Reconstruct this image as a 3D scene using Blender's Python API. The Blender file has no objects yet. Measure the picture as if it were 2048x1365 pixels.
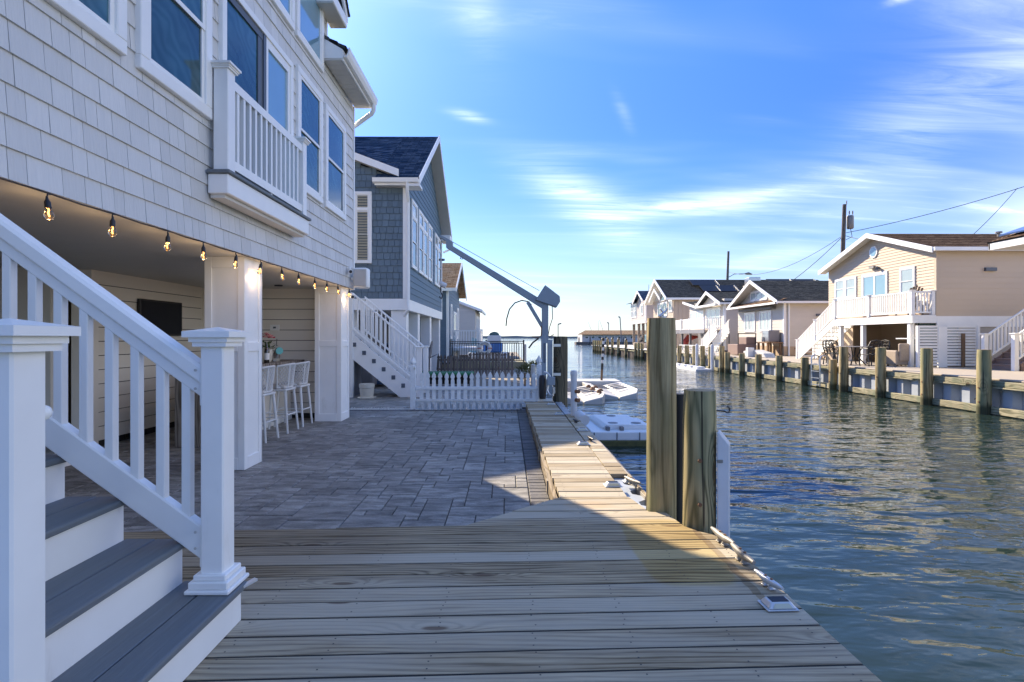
import bpy, bmesh, math, random
from mathutils import Vector, Matrix, Euler
R = math.radians
random.seed(7)
sc = bpy.context.scene
C = sc.collection

# ------------------------------------------------------------------ camera
cd = bpy.data.cameras.new('camera'); cam = bpy.data.objects.new('camera', cd); C.objects.link(cam)
cd.sensor_width = 36.0; cd.lens = 36.0 * 1080 / 2048
cd.clip_start = 0.05; cd.clip_end = 9000
cam.location = (0, 0, 1.26)
cam.rotation_euler = (R(90), 0, R(-0.53))
cd.shift_y = -6.5 / 2048
sc.camera = cam
sc.render.resolution_x = 1024; sc.render.resolution_y = 682

# ------------------------------------------------------------------ light
SUN_AZ, SUN_EL = R(-30.2), R(33.0)
sdir = Vector((math.sin(SUN_AZ) * math.cos(SUN_EL), math.cos(SUN_AZ) * math.cos(SUN_EL), math.sin(SUN_EL)))
sl = bpy.data.lights.new('sun', 'SUN'); so = bpy.data.objects.new('sun', sl); C.objects.link(so)
sl.energy = 2.2; sl.angle = R(0.53); sl.color = (1.0, 0.84, 0.63)
so.rotation_euler = sdir.to_track_quat('Z', 'Y').to_euler()
so.location = (-20, 30, 30)

w = bpy.data.worlds.new('World'); sc.world = w; w.use_nodes = True
def node(nt, typ, ins=None, **props):
    n = nt.nodes.new(typ)
    for k, v in props.items(): setattr(n, k, v)
    for k, v in (ins or {}).items():
        s = n.inputs[k]
        if isinstance(v, bpy.types.NodeSocket): nt.links.new(v, s)
        else: s.default_value = v
    return n
def mth(nt, op, a, b=0.0, c=0.0, clamp=False):
    return node(nt, 'ShaderNodeMath', {0: a, 1: b, 2: c}, operation=op, use_clamp=clamp).outputs[0]
def rng(nt, v, a, b, c, d, smooth=False):
    return node(nt, 'ShaderNodeMapRange', {0: v, 1: a, 2: b, 3: c, 4: d},
                interpolation_type='SMOOTHSTEP' if smooth else 'LINEAR').outputs[0]
def mixc(nt, f, a, b, blend='MIX'):
    n = nt.nodes.new('ShaderNodeMix'); n.data_type = 'RGBA'; n.blend_type = blend
    for i, v in ((0, f), (6, a), (7, b)):
        if isinstance(v, bpy.types.NodeSocket): nt.links.new(v, n.inputs[i])
        else: n.inputs[i].default_value = v if i == 0 else (tuple(v) + (1,))[:4]
    return n.outputs[2]
def vmul(nt, v, s):
    return node(nt, 'ShaderNodeVectorMath', {0: v, 1: s}, operation='MULTIPLY').outputs[0]

nt = w.node_tree; nt.nodes.clear()
sky = node(nt, 'ShaderNodeTexSky', sky_type='NISHITA', sun_disc=False, sun_elevation=SUN_EL, sun_rotation=SUN_AZ,
           air_density=1.0, dust_density=0.35, ozone_density=2.2, altitude=0)
g = node(nt, 'ShaderNodeTexCoord').outputs['Generated']
sep = node(nt, 'ShaderNodeSeparateXYZ', {0: g})
gx, gy, gz = sep.outputs
hs = node(nt, 'ShaderNodeHueSaturation', {'Hue': 0.505, 'Saturation': rng(nt, gz, 0.0, .30, .45, 1.15, True), 'Value': 1.0, 'Color': sky.outputs[0]})
# blue air above a pale horizon; zenith tint lightened to brighten the shade
cr = node(nt, 'ShaderNodeValToRGB', {0: gz}); cr.color_ramp.interpolation = 'EASE'
el = cr.color_ramp.elements; el[0].position = 0.0; el[0].color = (.225, .25, .275, 1); el[1].position = .95; el[1].color = (.70, .71, .66, 1)
for (p_, c_) in ((.19, (.185, .25, .375)), (.33, (.175, .258, .455)), (.52, (.215, .315, .55))):
    e_ = el.new(p_); e_.color = c_ + (1,)
tint = cr.outputs[0]
hsc = mixc(nt, 1.0, hs.outputs[0], tint, 'MULTIPLY')
# cirrus: the direction is laid on a flat cloud layer, stretched noise gives the wisps
den = mth(nt, 'ADD', mth(nt, 'MAXIMUM', gz, 0.0), 0.12)
cu = mth(nt, 'DIVIDE', gx, den); cv = mth(nt, 'DIVIDE', gy, den)
cvec = node(nt, 'ShaderNodeCombineXYZ', {0: cu, 1: cv, 2: 0.3}).outputs[0]
rot = node(nt, 'ShaderNodeMapping', {0: cvec, 'Rotation': (0, 0, R(34)), 'Scale': (0.55, 1.5, 1)}).outputs[0]
big = node(nt, 'ShaderNodeTexNoise', {'Vector': rot, 'Scale': 0.75, 'Detail': 3, 'Roughness': .55, 'Distortion': .6}).outputs[0]
rot2 = node(nt, 'ShaderNodeMapping', {0: cvec, 'Rotation': (0, 0, R(22)), 'Scale': (0.8, 5.5, 1), 'Location': (3, 1, 0)}).outputs[0]
fine = node(nt, 'ShaderNodeTexNoise', {'Vector': rot2, 'Scale': 1.6, 'Detail': 9, 'Roughness': .66, 'Distortion': .7}).outputs[0]
veil = rng(nt, big, .46, .85, 0, .42, True)
wisp = rng(nt, fine, .50, .80, 0, 1, True)
cl = mth(nt, 'MULTIPLY', veil, mth(nt, 'ADD', mth(nt, 'MULTIPLY', wisp, .9), .45))
# single cirrus patches: (direction, half width, half height, tilt, strength)
nrm = node(nt, 'ShaderNodeVectorMath', {0: g}, operation='NORMALIZE').outputs[0]
for (a, e, sw, sh, tl, st) in ((19.5, 13.2, 7.5, .9, 2, .5), (8.0, 14.2, 6.0, 2.0, -28, .35), (41, 19, 9, 3.2, 24, .16), (44, 27, 5, 6, 60, .14),
                               (-4.2, 22.2, 1.6, .4, -10, .4), (12.3, 22.0, .5, 1.6, 24, .09), (36.2, 27, .8, .3, 0, .4), (-3.5, 33, 2.0, 6, 12, .12)):
    a, e, tl = R(a), R(e), R(tl)
    d = Vector((math.sin(a) * math.cos(e), math.cos(a) * math.cos(e), math.sin(e)))
    rt = Vector((math.cos(a), -math.sin(a), 0)); up = rt.cross(d)
    r2 = rt * math.cos(tl) + up * math.sin(tl); u2 = up * math.cos(tl) - rt * math.sin(tl)
    du = node(nt, 'ShaderNodeVectorMath', {0: nrm, 1: tuple(r2)}, operation='DOT_PRODUCT').outputs['Value']
    dv = node(nt, 'ShaderNodeVectorMath', {0: nrm, 1: tuple(u2)}, operation='DOT_PRODUCT').outputs['Value']
    df = node(nt, 'ShaderNodeVectorMath', {0: nrm, 1: tuple(d)}, operation='DOT_PRODUCT').outputs['Value']
    q = mth(nt, 'ADD', mth(nt, 'POWER', mth(nt, 'MULTIPLY', du, 1 / R(sw * 57.3 / 57.3)), 2.0), mth(nt, 'POWER', mth(nt, 'MULTIPLY', mth(nt, 'ADD', dv, mth(nt, 'MULTIPLY', mth(nt, 'SUBTRACT', big, .5), R(sh) * 2.2)), 1 / R(sh)), 2.0))
    m = mth(nt, 'MULTIPLY', mth(nt, 'EXPONENT', mth(nt, 'MULTIPLY', q, -1.0)), mth(nt, 'GREATER_THAN', df, 0.0))
    m = mth(nt, 'MULTIPLY', mth(nt, 'MULTIPLY', m, st), rng(nt, fine, .34, .66, .15, 1.25))
    cl = mth(nt, 'ADD', cl, m)
# cirrus thickened into a sheet at the right, beyond view, to brighten shade
sheet = mth(nt, 'MULTIPLY', rng(nt, gx, .60, 1.0, 0, .95, True), mth(nt, 'ADD', mth(nt, 'MULTIPLY', big, 1.2), mth(nt, 'MULTIPLY', wisp, .12)))
cl = mth(nt, 'ADD', cl, sheet)
cl = mth(nt, 'MULTIPLY', cl, rng(nt, gz, 0.0, .06, .25, 1), clamp=True)
skyc = mixc(nt, mth(nt, 'MULTIPLY', cl, .66), hsc, (7.0, 7.0, 6.8))
bg = node(nt, 'ShaderNodeBackground', {0: skyc, 1: 0.11})
out = node(nt, 'ShaderNodeOutputWorld', {0: bg.outputs[0]})

sc.view_settings.view_transform = 'Standard'; sc.view_settings.look = 'None'
sc.view_settings.gamma = 1.0; sc.view_settings.exposure = 2.28
sc.view_settings.use_curve_mapping = False
sc.cycles.max_bounces = 8; sc.cycles.diffuse_bounces = 4; sc.cycles.glossy_bounces = 4
sc.cycles.caustics_reflective = False; sc.cycles.caustics_refractive = False
sc.cycles.sample_clamp_indirect = 6.0

# ------------------------------------------------------------------ materials
MT = {}
def base_nodes(name):
    m = bpy.data.materials.new(name); m.use_nodes = True
    nt = m.node_tree; nt.nodes.clear()
    o = node(nt, 'ShaderNodeOutputMaterial'); b = node(nt, 'ShaderNodeBsdfPrincipled')
    nt.links.new(b.outputs[0], o.inputs[0]); MT[name] = m
    return m, nt, b
def rnd(nt):
    a = node(nt, 'ShaderNodeObjectInfo').outputs['Random']
    b = node(nt, 'ShaderNodeNewGeometry').outputs['Random Per Island']
    return mth(nt, 'FRACT', mth(nt, 'ADD', a, b))
def coords(nt, stretch=(1, 1, 1), r=None):
    tc = node(nt, 'ShaderNodeTexCoord').outputs['Object']
    if r is not None:
        off = node(nt, 'ShaderNodeCombineXYZ', {0: mth(nt, 'MULTIPLY', r, 37.0), 1: mth(nt, 'MULTIPLY', r, 53.0), 2: mth(nt, 'MULTIPLY', r, 71.0)}).outputs[0]
        tc = node(nt, 'ShaderNodeVectorMath', {0: tc, 1: off}, operation='ADD').outputs[0]
    return vmul(nt, tc, stretch)
def mat(name, col, rough=.5, metal=0.0, spec=.5, var=.05, nscale=4, namt=.08, bump=0.0, bscale=60, stretch=(1, 1, 1), coat=0.0, dirt=None, emit=None, alpha=1.0, trans=0.0):
    m, nt, b = base_nodes(name)
    r = rnd(nt); co = coords(nt, stretch, r)
    nz = node(nt, 'ShaderNodeTexNoise', {'Vector': co, 'Scale': nscale, 'Detail': 5, 'Roughness': .6}).outputs[0]
    f = mth(nt, 'MULTIPLY', rng(nt, nz, .25, .75, 1 - namt, 1 + namt), rng(nt, r, 0, 1, 1 - var, 1 + var))
    c = node(nt, 'ShaderNodeVectorMath', {0: tuple(col), 'Scale': f}, operation='SCALE').outputs[0]
    if dirt:
        n2 = node(nt, 'ShaderNodeTexNoise', {'Vector': coords(nt, dirt[2], r), 'Scale': 1.0, 'Detail': 6, 'Roughness': .7}).outputs[0]
        c = mixc(nt, rng(nt, n2, dirt[1], dirt[1] + .14, 0, dirt[3], True), c, dirt[0])
    nt.links.new(c, b.inputs['Base Color'])
    nt.links.new(rng(nt, nz, .2, .8, max(rough - .08, .02), min(rough + .08, 1)), b.inputs['Roughness'])
    b.inputs['Metallic'].default_value = metal; b.inputs['Specular IOR Level'].default_value = spec
    b.inputs['Coat Weight'].default_value = coat
    b.inputs['Transmission Weight'].default_value = trans
    if emit:
        b.inputs['Emission Color'].default_value = tuple(emit[0]) + (1,); b.inputs['Emission Strength'].default_value = emit[1]
    if bump:
        n3 = node(nt, 'ShaderNodeTexNoise', {'Vector': co, 'Scale': bscale, 'Detail': 4}).outputs[0]
        bp = node(nt, 'ShaderNodeBump', {'Strength': min(1, bump), 'Distance': .004, 'Height': n3})
        nt.links.new(bp.outputs[0], b.inputs['Normal'])
    return m

def wood(name, dark, light, axis='x', ring=55, fib=1.0, knots=.5, rough=.78, var=.16, grey=None, stain=None, vsc=1.0, green=None, wav=46.0, rgw=.52, wet=False):
    m, nt, b = base_nodes(name)
    r = rnd(nt)
    co = coords(nt, (1, 1, 1), r)
    s = node(nt, 'ShaderNodeSeparateXYZ', {0: co}).outputs
    if axis == 'x': u, v, t = s[0], s[1], s[2]
    elif axis == 'y': u, v, t = s[1], s[0], s[2]
    else: u, v, t = s[2], s[0], s[1]
    v2 = mth(nt, 'ADD', v, mth(nt, 'MULTIPLY', t, .55 if axis != 'z' else .8))
    # knots
    kv = node(nt, 'ShaderNodeCombineXYZ', {0: mth(nt, 'MULTIPLY', u, 1.15), 1: mth(nt, 'MULTIPLY', v2, 4.2 * vsc), 2: 0.0}).outputs[0]
    vo = node(nt, 'ShaderNodeTexVoronoi', {'Vector': kv, 'Scale': 1.0}, voronoi_dimensions='2D')
    sel = mth(nt, 'GREATER_THAN', node(nt, 'ShaderNodeSeparateColor', {0: vo.outputs['Color']}).outputs[0], 1 - knots)
    kd = vo.outputs['Distance']
    bulge = mth(nt, 'MULTIPLY', sel, mth(nt, 'EXPONENT', mth(nt, 'MULTIPLY', mth(nt, 'POWER', kd, 2.0), -28.0)))
    nv = node(nt, 'ShaderNodeCombineXYZ', {0: mth(nt, 'MULTIPLY', u, .8), 1: mth(nt, 'MULTIPLY', v, 5.0 * vsc), 2: mth(nt, 'MULTIPLY', t, 5.0 * vsc)}).outputs[0]
    n1 = node(nt, 'ShaderNodeTexNoise', {'Vector': nv, 'Scale': 1.0, 'Detail': 2.0, 'Roughness': .5}).outputs[0]
    ph = mth(nt, 'ADD', mth(nt, 'MULTIPLY', v2, ring * 4.4 * vsc), mth(nt, 'ADD', mth(nt, 'MULTIPLY', n1, wav), mth(nt, 'MULTIPLY', bulge, 22.0)))
    rg = mth(nt, 'POWER', mth(nt, 'ADD', mth(nt, 'MULTIPLY', mth(nt, 'SINE', ph), .5), .5), 2.2)
    fv = node(nt, 'ShaderNodeCombineXYZ', {0: mth(nt, 'MULTIPLY', u, 3.0), 1: mth(nt, 'MULTIPLY', v, 130.0 * vsc), 2: mth(nt, 'MULTIPLY', t, 130.0 * vsc)}).outputs[0]
    fb = node(nt, 'ShaderNodeTexNoise', {'Vector': fv, 'Scale': 1.0, 'Detail': 4.0, 'Roughness': .6}).outputs[0]
    lv = node(nt, 'ShaderNodeCombineXYZ', {0: mth(nt, 'MULTIPLY', u, 1.6), 1: mth(nt, 'MULTIPLY', v, 7.0 * vsc), 2: mth(nt, 'MULTIPLY', t, 7.0 * vsc)}).outputs[0]
    lw = node(nt, 'ShaderNodeTexNoise', {'Vector': lv, 'Scale': 1.0, 'Detail': 4.0, 'Roughness': .6}).outputs[0]
    f = mth(nt, 'ADD', mth(nt, 'MULTIPLY', rg, rgw), mth(nt, 'ADD', mth(nt, 'MULTIPLY', fb, (.55 + .52 - rgw) * fib), mth(nt, 'MULTIPLY', lw, .55)))
    f = rng(nt, f, .32, 1.05, 1, 0)
    c = mixc(nt, f, dark, light)
    if grey:
        gv = node(nt, 'ShaderNodeCombineXYZ', {0: mth(nt, 'MULTIPLY', u, .7), 1: mth(nt, 'MULTIPLY', v, 3.0), 2: mth(nt, 'MULTIPLY', t, 3.0)}).outputs[0]
        gn = node(nt, 'ShaderNodeTexNoise', {'Vector': gv, 'Scale': 1.0, 'Detail': 4.0}).outputs[0]
        c = mixc(nt, rng(nt, mth(nt, 'ADD', gn, mth(nt, 'MULTIPLY', r, .35)), .48, .9, 0, .75, True), c, grey)
    if green:
        gn = node(nt, 'ShaderNodeTexNoise', {'Vector': coords(nt, (2.2, 2.2, .7), r), 'Scale': 1.0, 'Detail': 4.0}).outputs[0]
        c = mixc(nt, rng(nt, gn, .46, .66, 0, .75, True), c, green)
    if axis == 'z':
        cv_ = node(nt, 'ShaderNodeTexNoise', {'Vector': coords(nt, (26, 26, .55), r), 'Scale': 1.0, 'Detail': 3.0, 'Roughness': .5}).outputs[0]
        c = mixc(nt, rng(nt, cv_, .62, .655, 0, .85, True), c, (.03, .025, .018))
    if wet:
        zz = node(nt, 'ShaderNodeSeparateXYZ', {0: node(nt, 'ShaderNodeTexCoord').outputs['Object']}).outputs[2]
        c = mixc(nt, rng(nt, mth(nt, 'ADD', zz, mth(nt, 'MULTIPLY', mth(nt, 'SUBTRACT', lw, .5), .25)), -.58, -.40, .85, 0, True), c, (.035, .04, .02))
    # knot heart
    kn = mth(nt, 'MULTIPLY', sel, rng(nt, kd, .045, .085, 1, 0, True))
    c = mixc(nt, mth(nt, 'MULTIPLY', kn, .75), c, (.10, .055, .03))
    if stain:
        tc = node(nt, 'ShaderNodeTexCoord').outputs['Object']
        ss = node(nt, 'ShaderNodeSeparateXYZ', {0: tc}).outputs
        wob = mth(nt, 'MULTIPLY', mth(nt, 'SUBTRACT', lw, .5), .05)
        for (cx, cy, hx, hy, p, scol, amt, e) in stain:
            dx = mth(nt, 'ABSOLUTE', mth(nt, 'DIVIDE', mth(nt, 'SUBTRACT', mth(nt, 'ADD', ss[0], wob), cx), hx))
            dy = mth(nt, 'ABSOLUTE', mth(nt, 'DIVIDE', mth(nt, 'SUBTRACT', mth(nt, 'ADD', ss[1], wob), cy), hy))
            q = mth(nt, 'ADD', mth(nt, 'POWER', dx, p), mth(nt, 'POWER', dy, p))
            c = mixc(nt, mth(nt, 'MULTIPLY', rng(nt, q, 1 - e, 1 + e, 1, 0, True), amt), c, scol, 'MULTIPLY')
    c = node(nt, 'ShaderNodeVectorMath', {0: c, 'Scale': rng(nt, r, 0, 1, 1 - var, 1 + var)}, operation='SCALE').outputs[0]
    nt.links.new(c, b.inputs['Base Color'])
    b.inputs['Roughness'].default_value = rough; b.inputs['Specular IOR Level'].default_value = .3
    hb = mth(nt, 'ADD', mth(nt, 'MULTIPLY', rg, -.5), mth(nt, 'MULTIPLY', fb, -1.0))
    bp = node(nt, 'ShaderNodeBump', {'Strength': .55, 'Distance': .0025, 'Height': hb})
    nt.links.new(bp.outputs[0], b.inputs['Normal'])
    return m

mat('white_vinyl', (.88, .88, .855), .42, var=.015, namt=.04, nscale=3, dirt=((.55, .54, .48), .60, (5, 5, 1.2), .32))
mat('white_old', (.70, .74, .76), .6, var=.09, namt=.12, nscale=9, bump=.5, bscale=40, dirt=((.25, .26, .14), .58, (9, 9, 7), .7))
mat('siding_gray', (.665, .66, .64), .6, var=.075, namt=.05, nscale=1, stretch=(60, 60, 2.2), bump=.8, bscale=1.4)
mat('soffit', (.62, .60, .55), .6, var=.03, namt=.05)
mat('ceiling_gray', (.72, .70, .66), .7, var=.02, namt=.05, nscale=1.5)
mat('shiplap', (.80, .75, .67), .55, var=.03, namt=.04, nscale=1.5)
mat('tan_door', (.50, .40, .25), .5, namt=.06)
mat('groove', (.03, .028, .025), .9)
mat('tread_gray', (.145, .165, .18), .62, var=.05, namt=.18, nscale=1, stretch=(34, 1.6, 34), bump=.7, bscale=2.0)
wood('deck_wood', (.115, .078, .038), (.67, .55, .355), 'x', ring=42, knots=.30, grey=(.47, .425, .335), var=.12, wav=26.0, rgw=.26,
     stain=((.985, 3.24, .235, .50, 5, (1.0, .88, .52), .8, .3), (1.235, 3.12, .022, .62, 6, (.62, .52, .40), .75, .4), (.62, 4.06, .17, .09, 2, (1.0, .72, .45), .4, .8),
            (-1.5, 3.3, .8, .5, 2, (.62, .55, .50), .6, .8)))
wood('joist_wood', (.20, .15, .09), (.46, .37, .25), 'y', ring=50, knots=.3, grey=(.34, .33, .31))
wood('piling_wood', (.17, .125, .055), (.68, .55, .30), 'z', ring=16, knots=.30, fib=1.0, rough=.85, green=(.25, .26, .14), var=.10, wav=15, rgw=.30, wet=True)
wood('piling_knotty', (.12, .105, .05), (.58, .48, .26), 'z', ring=15, knots=.75, fib=.9, rough=.85, green=(.20, .22, .12), var=.1, wav=24, rgw=.46, wet=True)
wood('piling_dark', (.05, .05, .035), (.22, .18, .11), 'z', ring=26, knots=.4, fib=.8, rough=.85, green=(.06, .07, .045), var=.10)
wood('piling_cut', (.25, .17, .08), (.58, .44, .26), 'x', ring=40, knots=.1)
wood('waler_wood', (.16, .15, .09), (.50, .45, .30), 'y', ring=40, knots=.3, green=(.17, .20, .13))
wood('gray_picket', (.10, .085, .075), (.27, .235, .21), 'z', ring=40, knots=.3)
wood('bar_wood', (.14, .115, .09), (.38, .33, .28), 'z', ring=30, knots=.5, vsc=.8)
wood('pole_wood', (.10, .085, .07), (.24, .21, .18), 'z', ring=40, knots=.2)
wood('brown_wood', (.12, .07, .04), (.34, .22, .13), 'z', ring=40, knots=.3)

def paver_mat(name, c1, c2):
    m, nt, b = base_nodes(name)
    r = rnd(nt); co = coords(nt, (1, 1, 1), r)
    n1 = node(nt, 'ShaderNodeTexNoise', {'Vector': vmul(nt, co, (4, 11, 8)), 'Scale': 1.0, 'Detail': 6, 'Roughness': .62, 'Distortion': .5}).outputs[0]
    n2 = node(nt, 'ShaderNodeTexNoise', {'Vector': co, 'Scale': 60.0, 'Detail': 5, 'Roughness': .7}).outputs[0]
    n3 = node(nt, 'ShaderNodeTexNoise', {'Vector': coords(nt), 'Scale': .8, 'Detail': 3}).outputs[0]
    c = mixc(nt, rng(nt, n1, .30, .72, 0, 1, True), c1, c2)
    f = mth(nt, 'MULTIPLY', mth(nt, 'MULTIPLY', rng(nt, r, 0, 1, .80, 1.20), rng(nt, n2, .3, .7, .80, 1.18)), rng(nt, n3, .3, .7, .85, 1.15))
    c = node(nt, 'ShaderNodeVectorMath', {0: c, 'Scale': f}, operation='SCALE').outputs[0]
    nt.links.new(c, b.inputs['Base Color']); b.inputs['Roughness'].default_value = .68; b.inputs['Specular IOR Level'].default_value = .35
    bp = node(nt, 'ShaderNodeBump', {'Strength': .8, 'Distance': .006, 'Height': mth(nt, 'ADD', n1, mth(nt, 'MULTIPLY', n2, .4))})
    nt.links.new(bp.outputs[0], b.inputs['Normal'])
paver_mat('paver', (.15, .143, .128), (.37, .353, .318))
paver_mat('paver_border', (.07, .068, .068), (.16, .15, .145))
mat('paver_bed', (.05, .048, .045), .95, namt=.2)
mat('blue_shingle', (.12, .175, .22), .6, var=.10, namt=.08, nscale=1, stretch=(40, 40, 3), bump=.6, bscale=1.5)
mat('blue_course', (.10, .17, .23), .6, var=.06, namt=.08, nscale=3)
mat('bluegray_course', (.11, .17, .23), .6, var=.06, namt=.08, nscale=3)
def roof_mat(name, c1, c2, sx=.30, sy=.13):
    m, nt, b = base_nodes(name)
    r = rnd(nt); tc = node(nt, 'ShaderNodeTexCoord').outputs['UV']
    br = node(nt, 'ShaderNodeTexBrick', {'Vector': tc, 'Color1': tuple(c1) + (1,), 'Color2': tuple(c2) + (1,), 'Mortar': (.02, .02, .02, 1), 'Scale': 1.0, 'Mortar Size': .006, 'Mortar Smooth': .3, 'Bias': -.1, 'Brick Width': sx, 'Row Height': sy}, offset=.37)
    nz = node(nt, 'ShaderNodeTexNoise', {'Vector': tc, 'Scale': 7.0, 'Detail': 6, 'Roughness': .7}).outputs[0]
    c = node(nt, 'ShaderNodeVectorMath', {0: br.outputs[0], 'Scale': rng(nt, nz, .3, .7, .6, 1.45)}, operation='SCALE').outputs[0]
    nt.links.new(c, b.inputs['Base Color']); b.inputs['Roughness'].default_value = 1.0; b.inputs['Specular IOR Level'].default_value = 0.0
    n4 = node(nt, 'ShaderNodeTexNoise', {'Vector': tc, 'Scale': 90.0, 'Detail': 3}).outputs[0]
    bp = node(nt, 'ShaderNodeBump', {'Strength': .6, 'Distance': .01, 'Height': mth(nt, 'ADD', mth(nt, 'MULTIPLY', br.outputs['Fac'], -1.0), n4)})
    nt.links.new(bp.outputs[0], b.inputs['Normal'])
roof_mat('roof_slate', (.020, .045, .095), (.075, .115, .185))
roof_mat('roof_tan', (.30, .20, .12), (.42, .32, .22))
roof_mat('roof_dark', (.05, .055, .058), (.10, .105, .10))
roof_mat('roof_brown', (.13, .085, .062), (.27, .19, .13))
m, nt, b = base_nodes('glass_blue')     # insect screen over dark glass: moire bands in the mesh
r = rnd(nt); co = coords(nt, (1, 1, 1), r)
wv_ = node(nt, 'ShaderNodeTexWave', {'Vector': co, 'Scale': 2.6, 'Distortion': 9.0, 'Detail': 1.5, 'Detail Scale': 1.6}, wave_type='RINGS').outputs['Fac']
lo_ = node(nt, 'ShaderNodeTexNoise', {'Vector': co, 'Scale': 1.6, 'Detail': 2}).outputs[0]
c = mixc(nt, wv_, (.024, .074, .092), (.040, .102, .125))
c = node(nt, 'ShaderNodeVectorMath', {0: c, 'Scale': mth(nt, 'MULTIPLY', rng(nt, lo_, .3, .7, .6, 1.4), rng(nt, r, 0, 1, .8, 1.25))}, operation='SCALE').outputs[0]
nt.links.new(c, b.inputs['Base Color']); b.inputs['Roughness'].default_value = .07; b.inputs['Specular IOR Level'].default_value = .6
mat('glass_sky', (.22, .38, .47), .05, spec=.8, var=.06, nscale=.8, namt=.10, coat=.5)
mat('glass_pale', (.42, .52, .54), .08, spec=.6, var=.10, namt=.10, coat=.3)
mat('screen', (.035, .075, .105), .35, spec=.5, var=.1, namt=.25, nscale=3)
mat('blind', (.34, .31, .22), .5, var=.08, namt=.08)
mat('jamb_dark', (.10, .12, .15), .5)
mat('galvanized', (.27, .32, .37), .45, metal=.35, namt=.10, nscale=6, dirt=((.20, .13, .09), .66, (4, 4, 4), .5))
mat('alu', (.55, .56, .57), .32, metal=.85, namt=.08)
mat('cast_metal', (.27, .26, .24), .55, metal=.35, namt=.18, nscale=40, dirt=((.16, .10, .06), .6, (60, 60, 60), .6))
mat('black_metal', (.018, .018, .022), .4, namt=.1)
mat('black_rubber', (.012, .012, .013), .6)
mat('bumper_gray', (.10, .095, .09), .6, namt=.2)
mat('pvc', (.62, .64, .67), .45, namt=.06, nscale=5, dirt=((.35, .33, .28), .6, (6, 6, 3), .4))
mat('float_gray', (.52, .51, .48), .6, namt=.08, nscale=5, dirt=((.30, .28, .22), .58, (4, 4, 4), .5))
mat('float_white', (.74, .75, .75), .5, namt=.05)
mat('algae', (.10, .10, .035), .85, namt=.4, nscale=14, bump=1, bscale=30)
mat('solar_panel', (.010, .013, .022), .45, spec=.25, coat=.0, namt=.1)
mat('solar_blue', (.02, .05, .16), .15, spec=.7, coat=.4)
mat('beige_siding', (.57, .46, .34), .6, var=.02, namt=.03, nscale=1)
mat('white_siding', (.60, .56, .49), .6, var=.03, namt=.05, nscale=2)
mat('tan_siding', (.53, .43, .33), .6, var=.02, namt=.04, nscale=2)
mat('mauve_siding', (.50, .46, .43), .6, var=.02, namt=.04, nscale=2)
mat('concrete', (.46, .42, .37), .85, namt=.10, nscale=2)
mat('stucco_tan', (.50, .38, .25), .85, namt=.14, nscale=3, dirt=((.36, .24, .13), .55, (1, 1, 2), .6))
mat('sheet_gray', (.36, .40, .45), .5, namt=.08, nscale=3, dirt=((.22, .18, .12), .60, (3, 3, 1), .5))
mat('dock_comp', (.40, .35, .285), .75, var=.03, namt=.07, nscale=3, stretch=(12, .6, 1))
mat('brown_comp', (.26, .18, .145), .7, namt=.08)
mat('black_iron', (.02, .02, .02), .5)
mat('wicker_white', (.66, .67, .66), .6, namt=.08)
mat('wicker_tan', (.36, .29, .22), .7, namt=.25, nscale=50)
mat('cushion', (.55, .52, .47), .8)
mat('bottle_glass', (.015, .012, .008), .08, spec=.8, coat=.5)
mat('label_white', (.75, .74, .70), .6)
mat('teal', (.10, .42, .42), .4)
mat('leaf', (.05, .12, .03), .6, var=.3)
mat('petal_pink', (.80, .33, .33), .6, var=.15)
mat('petal_red', (.62, .04, .08), .6, var=.2)
mat('petal_white', (.80, .68, .62), .6, var=.1)
mat('glass_clear', (.9, .9, .88), .03, spec=.5, trans=.95, namt=0)
mat('socket_black', (.012, .012, .012), .45)
mat('bulb_glass', (1.0, .72, .42), .02, spec=.5, trans=1.0, namt=0, var=0)
mat('filament', (1, .6, .2), .5, emit=((1.0, .45, .12), 1.6))
mat('planter_cream', (.62, .58, .48), .6, namt=.08)
mat('gravel', (.52, .50, .46), .9, var=.25, namt=.2, nscale=30)
mat('turf_green', (.03, .16, .07), .85, namt=.2)
mat('dark_void', (.02, .02, .022), .9, namt=.2)
mat('clutter_blue', (.05, .12, .25), .6); mat('clutter_red', (.40, .05, .04), .5); mat('clutter_gray', (.16, .16, .17), .6)
mat('orange', (.75, .22, .06), .5)
mat('land', (.24, .21, .17), .9, namt=.2, nscale=.6)
mat('far_land_hazed', (.36, .36, .34), .9, namt=.3, nscale=.02)  # pale tone paints the distance haze into the shore
mat('boat_blue', (.04, .18, .55), .4); mat('tarp_teal', (.10, .17, .17), .7)
mat('rope', (.45, .40, .30), .9); mat('wire_black', (.03, .03, .03), .6)
mat('rust', (.20, .10, .05), .8, namt=.3); mat('screw', (.05, .045, .04), .6)
mat('shrub', (.12, .13, .05), .9, namt=.4, nscale=10, bump=1)
mat('ring_white', (.72, .70, .66), .5); mat('ac_gray', (.20, .20, .22), .5, namt=.1)
mat('lamp_lens', (.55, .55, .42), .2, spec=.6); mat('lamp_body', (.60, .62, .64), .35, metal=.4)
mat('marina_white', (.72, .70, .66), .7); mat('marina_roof', (.36, .29, .22), .85, namt=.15)

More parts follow.
